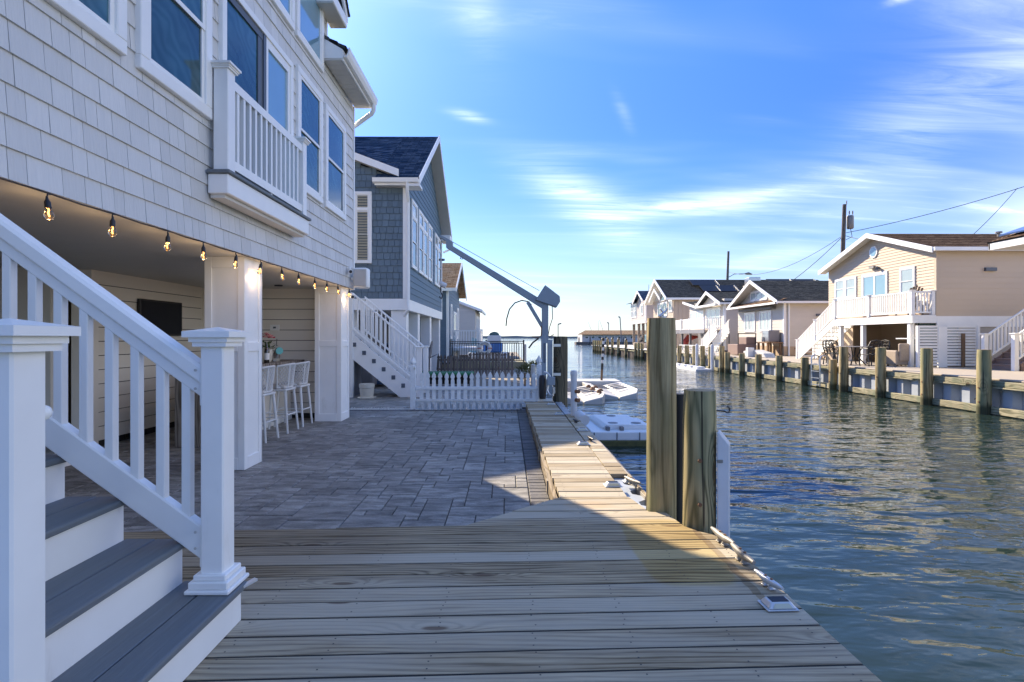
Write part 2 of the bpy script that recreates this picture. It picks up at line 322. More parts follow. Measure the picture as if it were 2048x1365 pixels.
# water
m, nt, b = base_nodes('water_surface')
tc = node(nt, 'ShaderNodeTexCoord').outputs['Object']
w1 = node(nt, 'ShaderNodeTexNoise', {'Vector': vmul(nt, tc, (1.15, 2.5, 1)), 'Scale': 1.0, 'Detail': 1.0, 'Roughness': .4, 'Distortion': .35}).outputs[0]
w2 = node(nt, 'ShaderNodeTexNoise', {'Vector': node(nt, 'ShaderNodeMapping', {0: tc, 'Rotation': (0, 0, R(24)), 'Scale': (2.4, 5.4, 1)}).outputs[0], 'Scale': 1.0, 'Detail': 2.0, 'Roughness': .5, 'Distortion': .3}).outputs[0]
w3 = node(nt, 'ShaderNodeTexNoise', {'Vector': vmul(nt, tc, (.30, .42, 1)), 'Scale': 1.0, 'Detail': 1.0}).outputs[0]
w4 = node(nt, 'ShaderNodeTexNoise', {'Vector': node(nt, 'ShaderNodeMapping', {0: tc, 'Rotation': (0, 0, R(-15)), 'Scale': (6.5, 14, 1)}).outputs[0], 'Scale': 1.0, 'Detail': 1.0}).outputs[0]
amp = rng(nt, w3, .32, .68, .55, 1.2)
h = mth(nt, 'MULTIPLY', mth(nt, 'ADD', w1, mth(nt, 'ADD', mth(nt, 'MULTIPLY', w2, .33), mth(nt, 'MULTIPLY', w4, .07))), amp)
bp = node(nt, 'ShaderNodeBump', {'Strength': 1.0, 'Distance': .070, 'Height': h})
nt.links.new(bp.outputs[0], b.inputs['Normal'])
b.inputs['Base Color'].default_value = (.020, .036, .032, 1)
b.inputs['Roughness'].default_value = .03; b.inputs['IOR'].default_value = 1.333; b.inputs['Specular IOR Level'].default_value = .5

# ------------------------------------------------------------------ mesh helpers
WM, KIDS = {}, {}
def reg(o, parent, mw):
    C.objects.link(o); WM[o.name] = mw
    if parent is not None:
        o.parent = parent; o.matrix_parent_inverse = WM[parent.name].inverted()
        KIDS.setdefault(parent.name, []).append(o)
    return o
def tag(o, label=None, cat=None, group=None, kind=None):
    for k, v in (('label', label), ('category', cat), ('group', group), ('kind', kind)):
        if v: o[k] = v
    return o
def thing(name, label, cat, loc=(0, 0, 0), group=None, kind=None):
    o = bpy.data.objects.new(name, None); o.location = loc; o.empty_display_size = .1
    reg(o, None, Matrix.Translation(loc))
    return tag(o, label, cat, group, kind)
def inst(name, me, parent, loc=(0, 0, 0), rot=(0, 0, 0), scale=(1, 1, 1)):
    o = bpy.data.objects.new(name, me)
    o.location = loc; o.rotation_euler = rot; o.scale = scale
    return reg(o, parent, Matrix.LocRotScale(Vector(loc), Euler(rot), Vector(scale)))
def dup(root, loc, rotz=0.0, label=None, scale=None):
    def cp(o, par):
        c = o.copy(); C.objects.link(c)
        if par is not None: c.parent = par
        for k in KIDS.get(o.name, []): cp(k, c)
        return c
    r = cp(root, None); r.location = loc; r.rotation_euler = (0, 0, rotz)
    if scale: r.scale = (scale,) * 3
    if label: r['label'] = label
    return r

BF = ((0, 3, 2, 1), (4, 5, 6, 7), (0, 1, 5, 4), (1, 2, 6, 5), (2, 3, 7, 6), (3, 0, 4, 7))
class MB:
    def __init__(s): s.v, s.f, s.uv = [], [], {}
    def add(s, vs, fs):
        n = len(s.v); s.v += [tuple(p) for p in vs]; s.f += [tuple(i + n for i in f) for f in fs]; return s
    def box(s, x0, x1, y0, y1, z0, z1):
        return s.add([(x0, y0, z0), (x1, y0, z0), (x1, y1, z0), (x0, y1, z0), (x0, y0, z1), (x1, y0, z1), (x1, y1, z1), (x0, y1, z1)], BF)
    def boxT(s, T, u0, u1, z0, z1, w0, w1):
        return s.add([T(u, z, ww) for z in (z0, z1) for (u, ww) in ((u0, w0), (u1, w0), (u1, w1), (u0, w1))], BF)
    def bar(s, p, q, a, b=None, up=(0, 0, 1), vert=False):
        """box beam from p to q, a wide (sideways) and b high; vert: ends cut vertical"""
        b = b or a; p, q = Vector(p), Vector(q); d = (q - p).normalized(); up = Vector(up)
        if abs(d.dot(up)) > .99: up = Vector((0, 1, 0))
        sd = d.cross(up).normalized(); u2 = Vector((0, 0, 1)) if vert else sd.cross(d).normalized()
        vs = [c + sd * (i * a / 2) + u2 * (j * b / 2) for j in (-1, 1) for (c, i) in ((p, -1), (p, 1), (q, 1), (q, -1))]
        return s.add(vs, BF)
    def tube(s, pts, r, n=8, cap=True):
        pts = [Vector(p) for p in pts]; rs = r if isinstance(r, (list, tuple)) else [r] * len(pts)
        rings = []; last = None
        for i, p in enumerate(pts):
            d = (pts[min(i + 1, len(pts) - 1)] - pts[max(i - 1, 0)]).normalized()
            ref = Vector((0, 0, 1)) if abs(d.z) < .9 else Vector((1, 0, 0))
            a = d.cross(ref).normalized()
            if last is not None:
                a = (last - d * last.dot(d))
                a = a.normalized() if a.length > 1e-4 else d.cross(ref).normalized()
            last = a; bb = d.cross(a)
            rings.append([p + a * (rs[i] * math.cos(t)) + bb * (rs[i] * math.sin(t)) for t in (2 * math.pi * k / n for k in range(n))])
        vs = [p for rg in rings for p in rg]; fs = []
        for i in range(len(pts) - 1):
            for k in range(n):
                fs.append((i * n + k, i * n + (k + 1) % n, (i + 1) * n + (k + 1) % n, (i + 1) * n + k))
        if cap: fs += [tuple(range(n))[::-1], tuple(range((len(pts) - 1) * n, len(pts) * n))]
        return s.add(vs, fs)
    def lathe(s, prof, c=(0, 0, 0), n=16):
        return s.tube([(c[0], c[1], c[2] + z) for r, z in prof], [max(r, 1e-4) for r, z in prof], n)
    def prism(s, poly, T, w0, w1):
        """polygon in (u,z) extruded from w0 to w1 through T"""
        n = len(poly); vs = [T(u, z, w0) for u, z in poly] + [T(u, z, w1) for u, z in poly]
        fs = [tuple(range(n))[::-1], tuple(range(n, 2 * n))] + [(i, (i + 1) % n, n + (i + 1) % n, n + i) for i in range(n)]
        return s.add(vs, fs)
    def build(s, name, m, parent=None, bevel=0.0, smooth=False, seg=1, flat=True):
        me = mesh(name, s, m, bevel, smooth, seg)
        o = bpy.data.objects.new(name, me)
        return reg(o, parent, Matrix.Identity(4))
def mesh(name, mb, m, bevel=0.0, smooth=False, seg=1):
    me = bpy.data.meshes.new(name); me.from_pydata(mb.v, [], mb.f)
    bm = bmesh.new(); bm.from_mesh(me)
    bmesh.ops.recalc_face_normals(bm, faces=bm.faces)
    if bevel: bmesh.ops.bevel(bm, geom=list(bm.edges), offset=bevel, segments=seg, affect='EDGES', profile=.5, clamp_overlap=True)
    if smooth:
        for f in bm.faces: f.smooth = True
        for e in bm.edges:
            if len(e.link_faces) == 2 and e.calc_face_angle(0) > R(38): e.smooth = False
    bm.to_mesh(me); bm.free()
    me.materials.append(MT[m])
    return me
def TX(X):   return lambda u, z, w: (X + w, u, z)      # wall facing +X, u along Y
def TXn(X):  return lambda u, z, w: (X - w, u, z)      # wall facing -X
def TYn(Y):  return lambda u, z, w: (u, Y - w, z)      # wall facing -Y, u along X

UB = MB().box(-.5, .5, -.5, .5, -.5, .5)
UBM = {}
def cube(name, m, parent, c, d, rot=(0, 0, 0), bevel=False):
    """shared unit box, used for many alike pieces"""
    if m not in UBM: UBM[m] = mesh('unit_' + m, UB, m)
    return inst(name, UBM[m], parent, c, rot, d)

ORD = ['first', 'second', 'third', 'fourth', 'fifth', 'sixth', 'seventh', 'eighth', 'ninth', 'tenth', 'eleventh', 'twelfth', 'thirteenth', 'fourteenth', 'fifteenth', 'sixteenth', 'seventeenth', 'eighteenth', 'nineteenth', 'twentieth']

def window(par, T, u0, u1, z0, z1, pane='glass_blue', style='double', tr=.075, out=.05, wide=1.0, frame='white_vinyl', blind=None):
    mb = MB()
    a = out
    mb.boxT(T, u0, u1, z0, z0 + tr, 0, a); mb.boxT(T, u0, u1, z1 - tr, z1, 0, a)
    mb.boxT(T, u0, u0 + tr, z0 + tr, z1 - tr, 0, a); mb.boxT(T, u1 - tr, u1, z0 + tr, z1 - tr, 0, a)
    f = mb.build('window', frame, par, bevel=.006 if tr > .05 else 0)
    i0, i1, j0, j1 = u0 + tr, u1 - tr, z0 + tr, z1 - tr; s = tr * .42
    sh = MB()
    def sash(a0, a1, b0, b1, wo):
        sh.boxT(T, a0, a1, b0, b0 + s, wo - .018, wo); sh.boxT(T, a0, a1, b1 - s, b1, wo - .018, wo)
        sh.boxT(T, a0, a0 + s, b0 + s, b1 - s, wo - .018, wo); sh.boxT(T, a1 - s, a1, b0 + s, b1 - s, wo - .018, wo)
    def pn(a0, a1, b0, b1, wo, mm):
        MB().boxT(T, a0 + s * .9, a1 - s * .9, b0 + s * .9, b1 - s * .9, wo - .016, wo - .012).build('pane', mm, f)
    if style == 'double':
        zm = (j0 + j1) / 2
        sash(i0, i1, zm - s / 2, j1, a * .80); sash(i0, i1, j0, zm + s / 2, a * .62)
        pn(i0, i1, zm - s / 2, j1, a * .80, pane); pn(i0, i1, j0, zm + s / 2, a * .62, pane)
    elif style == 'single':
        sash(i0, i1, j0, j1, a * .7); pn(i0, i1, j0, j1, a * .7, pane)
    elif style.startswith('cols'):
        k = int(style[4:])
        for q in range(k):
            x0 = i0 + (i1 - i0) * q / k; x1 = i0 + (i1 - i0) * (q + 1) / k
            sash(x0, x1, j0, j1, a * .7); pn(x0, x1, j0, j1, a * .7, pane)
    elif style == 'transom':
        zt = j1 - (j1 - j0) * .22
        mb2 = MB().boxT(T, i0, i1, zt - .04, zt + .04, 0, a * .95); mb2.build('mullion', frame, f)
        sash(i0, i1, zt + .04, j1, a * .7); pn(i0, i1, zt + .04, j1, a * .7, pane)
        zm = (j0 + zt) / 2
        sash(i0, i1, zm - s / 2, zt - .04, a * .78); sash(i0, i1, j0, zm + s / 2, a * .62)
        pn(i0, i1, zm - s / 2, zt - .04, a * .78, pane); pn(i0, i1, j0, zm + s / 2, a * .62, pane)
    sh.build('sash', frame, f)
    if blind:
        n = int((j1 - j0) / .075)
        for q in range(n):
            z = j0 + (q + .5) * (j1 - j0) / n
            MB().add([T(i0 + s, z - .03, a * .9), T(i1 - s, z - .03, a * .9), T(i1 - s, z + .022, a * .62), T(i0 + s, z + .022, a * .62),
                      T(i0 + s, z - .026, a * .92), T(i1 - s, z - .026, a * .92), T(i1 - s, z + .026, a * .64), T(i0 + s, z + .026, a * .64)], BF).build('blind_slat', blind, f)
    return f

def railing(par, p0, p1, h=.9, lift=.09, sp=.115, bw=.036, m='white_vinyl', rw=.055, rh=.06, n=None, top_w=None):
    """sloped or level railing between base points p0 and p1: rails plus single balusters"""
    p0, p1 = Vector(p0), Vector(p1); up = Vector((0, 0, 1))
    MB().bar(p0 + up * h, p1 + up * h, top_w or rw, rh, vert=True).build('top_rail', m, par, bevel=.008 if rw > .05 else 0)
    MB().bar(p0 + up * lift, p1 + up * lift, rw, rh, vert=True).build('bottom_rail', m, par, bevel=.006 if rw > .05 else 0)
    L = math.hypot(p1.x - p0.x, p1.y - p0.y); k = n or max(1, int(round(L / sp)) - 1)
    hb = h - lift - rh * .6
    dz = abs(p1.z - p0.z) / max(L, 1e-6) * bw
    for i in range(k):
        c = p0.lerp(p1, (i + 1) / (k + 1)) + up * ((h + lift) / 2)
        cube('baluster', m, par, c, (bw, bw, hb + dz))
    return par

def newel(par, x, y, z0, z1, w=.1, m='white_vinyl', cap=1.0, base=True, name='newel_post'):
    o = MB().box(x - w / 2, x + w / 2, y - w / 2, y + w / 2, z0, z1 - .05 * cap).build(name, m, par, bevel=.006)
    e = w / 2
    mb = MB()
    for (a, za, zb) in ((e + .022 * cap, z1 - .085 * cap, z1 - .065 * cap), (e + .032 * cap, z1 - .065 * cap, z1 - .045 * cap), (e + .05 * cap, z1 - .045 * cap, z1 - .02 * cap)):
        mb.box(x - a, x + a, y - a, y + a, za, zb)
    a = e + .05 * cap
    mb.add([(x - a, y - a, z1 - .0199 * cap), (x + a, y - a, z1 - .0199 * cap), (x + a, y + a, z1 - .0199 * cap), (x - a, y + a, z1 - .0199 * cap), (x, y, z1)], [(0, 1, 4), (1, 2, 4), (2, 3, 4), (3, 0, 4), (3, 2, 1, 0)])
    mb.build('post_cap', m, o)
    if base:
        mb = MB()
        for (a, za, zb) in ((e + .045, z0, z0 + .018), (e + .034, z0 + .018, z0 + .05), (e + .02, z0 + .05, z0 + .075)):
            mb.box(x - a, x + a, y - a, y + a, za + .0005, zb)
        mb.build('post_base', m, o, bevel=.004)
    return o

def siding(par, T, u0, u1, z0, z1, m, expo=.11, t=.014, name='siding', top=None):
    """lapped horizontal siding as one saw-tooth sheet; top(u) gives a sloping upper edge"""
    n = max(1, int(round((z1 - z0) / expo))); e = (z1 - z0) / n; mb = MB()
    for i in range(n):
        a, b = z0 + i * e, z0 + (i + 1) * e
        l, r_ = u0, u1; l2, r2 = u0, u1
        if top:
            l, r_ = top(a); l2, r2 = top(b)
            if r_ - l < .02: continue
        mb.add([T(l, a, t), T(r_, a, t), T(r2, b, .001), T(l2, b, .001), T(l, a, -.03), T(r_, a, -.03), T(r2, b, -.03), T(l2, b, -.03)], BF)
    return mb.build(name, m, par)

def roof_plane(par, e0, e1, r1, r0, m, thick=.03, row=.14, name='roof'):
    """shingled roof slope: eave e0-e1, ridge r0-r1; stepped courses with metre UVs"""
    e0, e1, r0, r1 = map(Vector, (e0, e1, r0, r1))
    nrm = (e1 - e0).cross(r0 - e0).normalized()
    if nrm.z < 0: nrm = -nrm
    sl = ((r0 - e0).length + (r1 - e1).length) / 2; n = max(1, int(sl / row)); vs, fs, uvs = [], [], []
    along = (e1 - e0).normalized()
    for i in range(n):
        a, b = i / n, (i + 1) / n
        A, B = e0.lerp(r0, a), e1.lerp(r1, a); D, Cc = e0.lerp(r0, b), e1.lerp(r1, b)
        k = len(vs); up = nrm * .016
        pts = [A + up, B + up, Cc + nrm * .002, D + nrm * .002, A - nrm * thick, B - nrm * thick, Cc - nrm * thick, D - nrm * thick]
        vs += pts
        for f in BF:
            fs.append(tuple(k + j for j in f)); uvs += [((pts[j] - e0).dot(along), (a if j in (0, 1, 4, 5) else b) * sl) for j in f]
    me = bpy.data.meshes.new(name); me.from_pydata(vs, [], fs)
    ul = me.uv_layers.new(name='UVMap')
    for i, uv in enumerate(uvs): ul.data[i].uv = uv
    bm = bmesh.new(); bm.from_mesh(me); bmesh.ops.recalc_face_normals(bm, faces=bm.faces); bm.to_mesh(me); bm.free()
    me.materials.append(MT[m])
    return inst(name, me, par)

def clip(poly, nx, ny, c):
    """keep the part of a 2D polygon with nx*x+ny*y <= c"""
    out = []
    for i in range(len(poly)):
        a, b = poly[i], poly[(i + 1) % len(poly)]
        da, db = nx * a[0] + ny * a[1] - c, nx * b[0] + ny * b[1] - c
        if da <= 0: out.append(a)
        if (da < 0 < db) or (db < 0 < da):
            t = da / (da - db); out.append((a[0] + (b[0] - a[0]) * t, a[1] + (b[1] - a[1]) * t))
    return out
def slab(poly, z0, z1):
    return MB().prism(poly, lambda u, v, w: (u, v, w), z0, z1)

# ------------------------------------------------------------------ water and land
WZ, PZ, RZ = -.74, -.16, .19
tag(MB().add([(-4000, -60, WZ), (4000, -60, WZ), (4000, 6000, WZ), (-4000, 6000, WZ)], [(0, 1, 2, 3)]).build('water', 'water_surface'),
    'rippled blue-green canal water opening onto the bay', 'water', kind='structure')
tag(MB().box(-60, 1.02, -12, 56, -2.5, PZ - .06).build('ground', 'land'), 'ground under the houses on the near bank', 'ground', kind='structure')
tag(MB().box(13.0, 90, -10, 82, -2.5, RZ - .05).build('ground', 'land'), 'ground under the houses across the canal', 'ground', kind='structure')
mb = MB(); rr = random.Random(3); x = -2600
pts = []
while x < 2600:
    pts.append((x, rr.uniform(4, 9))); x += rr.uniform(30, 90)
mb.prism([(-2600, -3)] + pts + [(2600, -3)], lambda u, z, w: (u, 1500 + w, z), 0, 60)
tag(mb.build('far_shore', 'far_land_hazed'), 'low hazy shoreline far across the bay', 'shore', kind='structure')

# ------------------------------------------------------------------ wooden deck
deck = thing('deck', 'weathered plank deck in the foreground', 'deck', (0, 2, 0), kind='structure')
OUT = [(-5, -.6), (1.377, -.6), (1.377, 3.30), (1.36, 3.42), (1.26, 3.50), (1.19, 3.60), (1.17, 3.72), (1.15, 3.88), (1.03, 3.91), (.965, 4.27), (.42, 4.27), (-.28, 3.63), (-5, 3.42)]
SLP = .030; PW = .144
i = 0; y = -.55; screws = MB(); gap_shade = MB()
def screw(x, y, z):
    n = 6; r_ = .0042
    screws.add([(x + r_ * math.cos(k * 1.047), y + r_ * math.sin(k * 1.047), z) for k in range(n)], [tuple(range(n))])
while y < 4.4:
    wv = PW * rr.choice((1, 1, 1, 1, .96, 1.02)); gp = rr.uniform(.010, .016)
    p = clip(clip(OUT, -SLP, 1, y + wv - gp), SLP, -1, -y)
    q_ = clip(clip(OUT, -SLP, 1, y + wv + .002), SLP, -1, -(y + wv - gp - .002))
    if len(q_) > 2 and y < 3.3: gap_shade.prism(q_, lambda u, v, w_: (u, v, w_), -.012, -.0045)
    if len(p) > 2:
        xs = [q[0] for q in p]
        dz = rr.uniform(-.002, .002)
        slab(p, -.032 + dz, dz).build('plank', 'deck_wood', deck, bevel=.0022)
        for jx in (-4.4, -3.9, -3.45, -3.0, -2.5, -2.05, -1.6, -1.13, -.72, -.3, .12, .52, .94, 1.30):
            for fy in (.22, .5, .78):
                if rr.random() < (.55 if fy == .5 else .9):
                    sx = jx + rr.uniform(-.012, .012); sy = y + SLP * sx + wv * (fy + rr.uniform(-.06, .06))
                    if min(xs) + .03 < sx < max(xs) - .03 and (sy < 3.35 or (sx > .45 and sy < 4.2 and sx < .93)): screw(sx, sy, dz + .0008)
    y += wv
# boardwalk planks beyond the deck and the outer strip beside them
bw = thing('boardwalk', 'narrow plank walkway along the bulkhead towards the crane', 'boardwalk', (.66, 7.5, 0), kind='structure')
y = 4.275
while y < 10.80:
    wv = PW * rr.uniform(.97, 1.03); xl = .42 - (y - 4.27) * .009; xr = .955 - (y - 4.27) * .004 + (rr.choice((0, 0, 0, .16)) if y < 5.0 else 0)
    dz = rr.uniform(-.003, .003) - .001
    MB().box(xl + .01, .95, y + wv - .006, y + wv + .005, -.02, -.006).build('gap_shade_strip', 'groove', bw); MB().box(xl + rr.uniform(-.008, .008), xr, y + .004, y + wv - .005, -.034 + dz, dz).build('plank', 'deck_wood', bw, bevel=.002)  # dark strip stands in for the shade between two planks
    for jx in (.47, .90):
        screw(jx, y + wv * .3, dz + .0008); screw(jx + .01, y + wv * .72, dz + .0008)
    y += wv
y = 4.30
while y < 8.95:
    wv = PW * rr.choice((1, 1, 1.9, 1)); dz = rr.uniform(-.003, .003) - .007
    xr = 1.125 if y > 4.6 else 1.0
    MB().box(.962 if y > 5.0 else 1.125 - .005, xr if y > 5.0 else 1.14, y + .003, y + wv - .004, -.04 + dz, dz).build('plank', 'deck_wood', bw, bevel=.002)
    y += wv
tag(gap_shade.build('gap_shade_strip', 'groove', deck), kind='stuff')  # dark strips that paint the shade into the plank gaps
tag(screws.build('screw_heads', 'screw', deck), kind='stuff')
MB().box(.375, .412, 4.3, 10.8, -.155, -.036).build('skirt_board', 'joist_wood', bw, bevel=.003)
for k in range(5): MB().box(.362, .376, 4.9 + k * 1.3, 4.99 + k * 1.3, -.155, -.04).build('skirt_block', 'joist_wood', bw, bevel=.002)
MB().box(-4.9, 1.34, -.5, 3.38, -.158, -.10).build('deck_frame', 'paver_bed', deck)
bh = thing('near_bulkhead', 'vinyl bulkhead wall under the near dock edge', 'bulkhead', (1.2, 5, -1))
for k in range(40):
    y0 = -.5 + k * .30
    xo = 1.30 if y0 < 3.4 else 1.05
    MB().prism([(y0, 0), (y0 + .06, .07), (y0 + .16, .07), (y0 + .22, 0), (y0 + .30, 0), (y0 + .30, -.06), (y0, -.06)], lambda u, wz, z: (xo + wz, u, z), -2.2, -.05).build('sheet_panel', 'sheet_gray', bh)
mb = MB().bar((1.30, -.5, -.22), (1.30, 3.4, -.22), .06, .2); mb.bar((1.04, 4.3, -.18), (1.04, 10.9, -.18), .08, .2); mb.build('waler', 'waler_wood', bh)
MB().tube([(1.20, 7.4, -.16), (1.185, 6.6, -.13), (1.185, 5.2, -.13), (1.18, 4.35, -.15)], .055, 8).build('rub_rail', 'bumper_gray', bh, smooth=True)
bd = MB(); bd.box(1.115, 1.15, 4.35, 7.3, -.15, -.02); bd.build('edge_board', 'joist_wood', bh, bevel=.003)

# ------------------------------------------------------------------ paver patio
patio = thing('patio', 'slate grey paver patio beside the house', 'patio', (-1.2, 7, PZ), kind='structure')
MB().box(-9, .40, 3.0, 10.95, PZ - .05, PZ - .014).build('paver_bed', 'paver_bed', patio)
U = .1125; NX, NY = 66, 64; X0, Y0 = .20 - NX * U, 3.32
occ = [[False] * NX for _ in range(NY)]; cells = []
sizes = [(3, 2), (2, 2), (4, 2), (2, 1), (3, 1), (3, 3), (2, 3), (1, 1), (2, 1), (4, 3)]
for j in range(NY):
    for i in range(NX - 1, -1, -1):
        if occ[j][i]: continue
        opts = [s_ for s_ in rr.sample(sizes, 6)] + [(2, 2), (2, 1), (1, 1)]
        for (a, b_) in opts:
            if i - a + 1 < 0 or j + b_ > NY: continue
            if all(not occ[j + q][i - p] for p in range(a) for q in range(b_)):
                for p in range(a):
                    for q in range(b_): occ[j + q][i - p] = True
                cells.append((X0 + (i - a + 1) * U, X0 + (i + 1) * U, Y0 + j * U, Y0 + (j + b_) * U)); break
def deck_edge(x): return 3.63 + (x + .28) * .914 if x > -.28 else 3.63 + (x + .28) * .045
def vis(c):
    cx, cy = (c[0] + c[1]) / 2, (c[2] + c[3]) / 2
    px = 1014 + 1080 * cx / cy
    if cy < deck_edge(cx) + .25 * (.32 if cx < 0 else .2): return -1
    if cx < -2.9 and (px < 480 or cy < 6): return -.5 * (c[1] - c[0]) / cy
    return (c[1] - c[0]) * (c[3] - c[2]) / cy ** 3
cells.sort(key=vis, reverse=True)
def pav(mb, c):
    g_, z, h_, b_ = .0035, PZ + rr.uniform(-.0025, .0025), .028, .005
    x0, x1, y0, y1 = c[0] + g_, c[1] - g_, c[2] + g_, c[3] - g_
    vs = [(x0, y0, z - h_), (x1, y0, z - h_), (x1, y1, z - h_), (x0, y1, z - h_), (x0, y0, z - b_), (x1, y0, z - b_), (x1, y1, z - b_), (x0, y1, z - b_),
          (x0 + b_, y0 + b_, z), (x1 - b_, y0 + b_, z), (x1 - b_, y1 - b_, z), (x0 + b_, y1 - b_, z)]
    mb.add(vs, [(0, 1, 5, 4), (1, 2, 6, 5), (2, 3, 7, 6), (3, 0, 4, 7), (4, 5, 9, 8), (5, 6, 10, 9), (6, 7, 11, 10), (7, 4, 8, 11), (8, 9, 10, 11)])
rest = MB()
for k, c in enumerate(cells):
    if k < 300 and vis(c) > 0:
        mb = MB(); pav(mb, c); mb.build('paver', 'paver', patio)
    else: pav(rest, c)
tag(rest.build('further_pavers', 'paver', patio), kind='stuff')
brd = thing('paver_border', 'dark narrow paver border beside the plank walkway', 'paver border', (.29, 7, PZ), kind='structure')
y = 4.0
while y < 10.60:
    wv = rr.uniform(.085, .115); mb = MB(); pav(mb, (.203, .378, y, y + wv)); mb.build('border_paver', 'paver_border', brd); y += wv
for k in range(10): mb = MB(); pav(mb, (-4.05 + k * .425, -4.05 + (k + 1) * .425, 10.53, 10.66)); mb.build('border_paver', 'paver_border', brd)

# ------------------------------------------------------------------ grey shingled house on the left
XW = -2.76; HE = 9.71; ZB = 2.126
gh = thing('shingle_house', 'pale grey shingled house raised over an open patio bar', 'house', (-5, 6, PZ))
T = TX(XW)
MB().box(-9, XW - .02, .2, HE - .03, 2.17, 5.42).build('wall', 'siding_gray', gh)
MB().box(-9, XW - .02, .2, 8.22, 5.421, 6.1).build('upper_wall', 'siding_gray', gh)
gt = MB().prism([(.2, 6.101), (8.22, 6.101), (7.6, 6.75), (4.2, 10.2), (.8, 6.75)], lambda u, z, w_: (XW - .02 - w_, u, z), 0, 6.2); gt.build('gable_wall', 'siding_gray', gh)
MB().box(-9, XW + .004, .2, HE - .01, ZB + .001, ZB + .04).build('bottom_trim', 'soffit', gh)
MB().box(-9, XW - .05, .2, HE - .05, 2.13, 2.168).build('ceiling', 'ceiling_gray', gh)
OPEN = [(2.8, 3.877, 3.266, 4.85), (4.02, 4.99, 3.26, 4.85), (5.17, 6.875, 2.75, 4.737), (7.05, 8.0, 3.23, 4.82), (8.137, 9.14, 3.23, 4.79), (5.97, 6.94, 5.18, 6.5), (7.017, 8.035, 5.18, 6.5)]
EX = .1765; SH = []; rs = random.Random(11)
z = ZB + .008; row = 0
while z < 6.95:
    lim = HE - .035 if z < 5.35 else (8.215 if z < 6.05 else 8.2 - (z - 6.05) * .95)
    y = 1.9 - rs.random() * .2
    while y < lim - .03:
        wd = rs.choice((.10, .12, .14, .16, .18, .205, .23, .25))
        y1 = min(y + wd, lim)
        if lim - y1 < .04: y1 = lim
        if not any(o[0] + .02 < y and y1 < o[1] - .02 and o[2] + .02 < z and z + EX < o[3] - .02 for o in OPEN):
            SH.append((y, y1, z))
        y = y1
    z += EX; row += 1
def shingle(mb, y0, y1, z, X=XW, t=None):
    g_ = .0022; t = T if t is None else t; h_ = EX + .012; a = rs.uniform(.014, .018)
    mb.add([t(y0 + g_, z, -.018), t(y1 - g_, z, -.018), t(y1 - g_, z, a), t(y0 + g_, z, a), t(y0 + g_, z + h_, -.018), t(y1 - g_, z + h_, -.018), t(y1 - g_, z + h_, .0015), t(y0 + g_, z + h_, .0015)], BF)
def shsize(s):
    y, z = (s[0] + s[1]) / 2, s[2] + .08
    if y < 2.75: return 0
    px, py = 1014 + 1080 * XW / y, 676 - (z - 1.26) * 1080 / y
    if py < -5 or px < -5: return 0
    if any(o[0] < y < o[1] and o[2] < z < o[3] for o in OPEN): return 0
    return (s[1] - s[0]) / y ** 3
SH.sort(key=shsize, reverse=True)
rest = MB()
for k, s_ in enumerate(SH):
    if k < 300 and shsize(s_) > 0:
        mb = MB(); shingle(mb, *s_); mb.build('shingle', 'siding_gray', gh)
    else: shingle(rest, *s_)
tag(rest.build('further_shingles', 'siding_gray', gh), kind='stuff')
MB().box(XW - .09, XW + .026, HE - .032, HE + .02, ZB - .01, 5.40).build('corner_board', 'white_vinyl', gh, bevel=.004)
MB().box(XW - .09, XW + .026, 8.218, 8.26, 5.55, 6.1).build('corner_board', 'white_vinyl', gh)
window(gh, T, 2.8, 3.877, 3.266, 4.83, 'glass_blue', 'double', .10, .055)
window(gh, T, 4.02, 4.99, 3.26, 4.83, 'glass_blue', 'double', .10, .055)
window(gh, T, 7.05, 8.0, 3.23, 4.82, 'glass_blue', 'double', .09, .05)
window(gh, T, 8.137, 9.14, 3.23, 4.79, 'glass_blue', 'double', .09, .05)
window(gh, T, 5.97, 6.94, 5.18, 6.45, 'glass_sky', 'single', .09, .05)
window(gh, T, 7.017, 8.035, 5.18, 6.45, 'glass_sky', 'single', .09, .05)
# sliding balcony door: dark screen leaf in front, curtained leaf behind
dr = MB(); dr.boxT(T, 5.17, 6.875, 4.66, 4.737, 0, .055); dr.boxT(T, 5.17, 5.25, 2.78, 4.66, 0, .055); dr.boxT(T, 6.80, 6.875, 2.78, 4.66, 0, .055)
d_ = dr.build('sliding_door', 'white_vinyl', gh, bevel=.005)
MB().boxT(T, 5.25, 6.06, 2.80, 4.66, .012, .018).build('pane', 'glass_blue', d_)
MB().boxT(T, 6.06, 6.12, 2.78, 4.66, .005, .045).boxT(T, 5.25, 6.06, 4.58, 4.659, .005, .035).boxT(T, 5.95, 6.059, 2.80, 4.58, .005, .03).build('screen_frame', 'jamb_dark', d_)
MB().boxT(T, 6.12, 6.80, 4.56, 4.66, .004, .04).boxT(T, 6.12, 6.18, 2.8, 4.56, .004, .04).boxT(T, 6.73, 6.80, 2.8, 4.56, .004, .04).build('door_leaf', 'white_vinyl', d_)
MB().boxT(T, 6.18, 6.73, 2.8, 4.56, .01, .02).build('pane', 'glass_sky', d_)
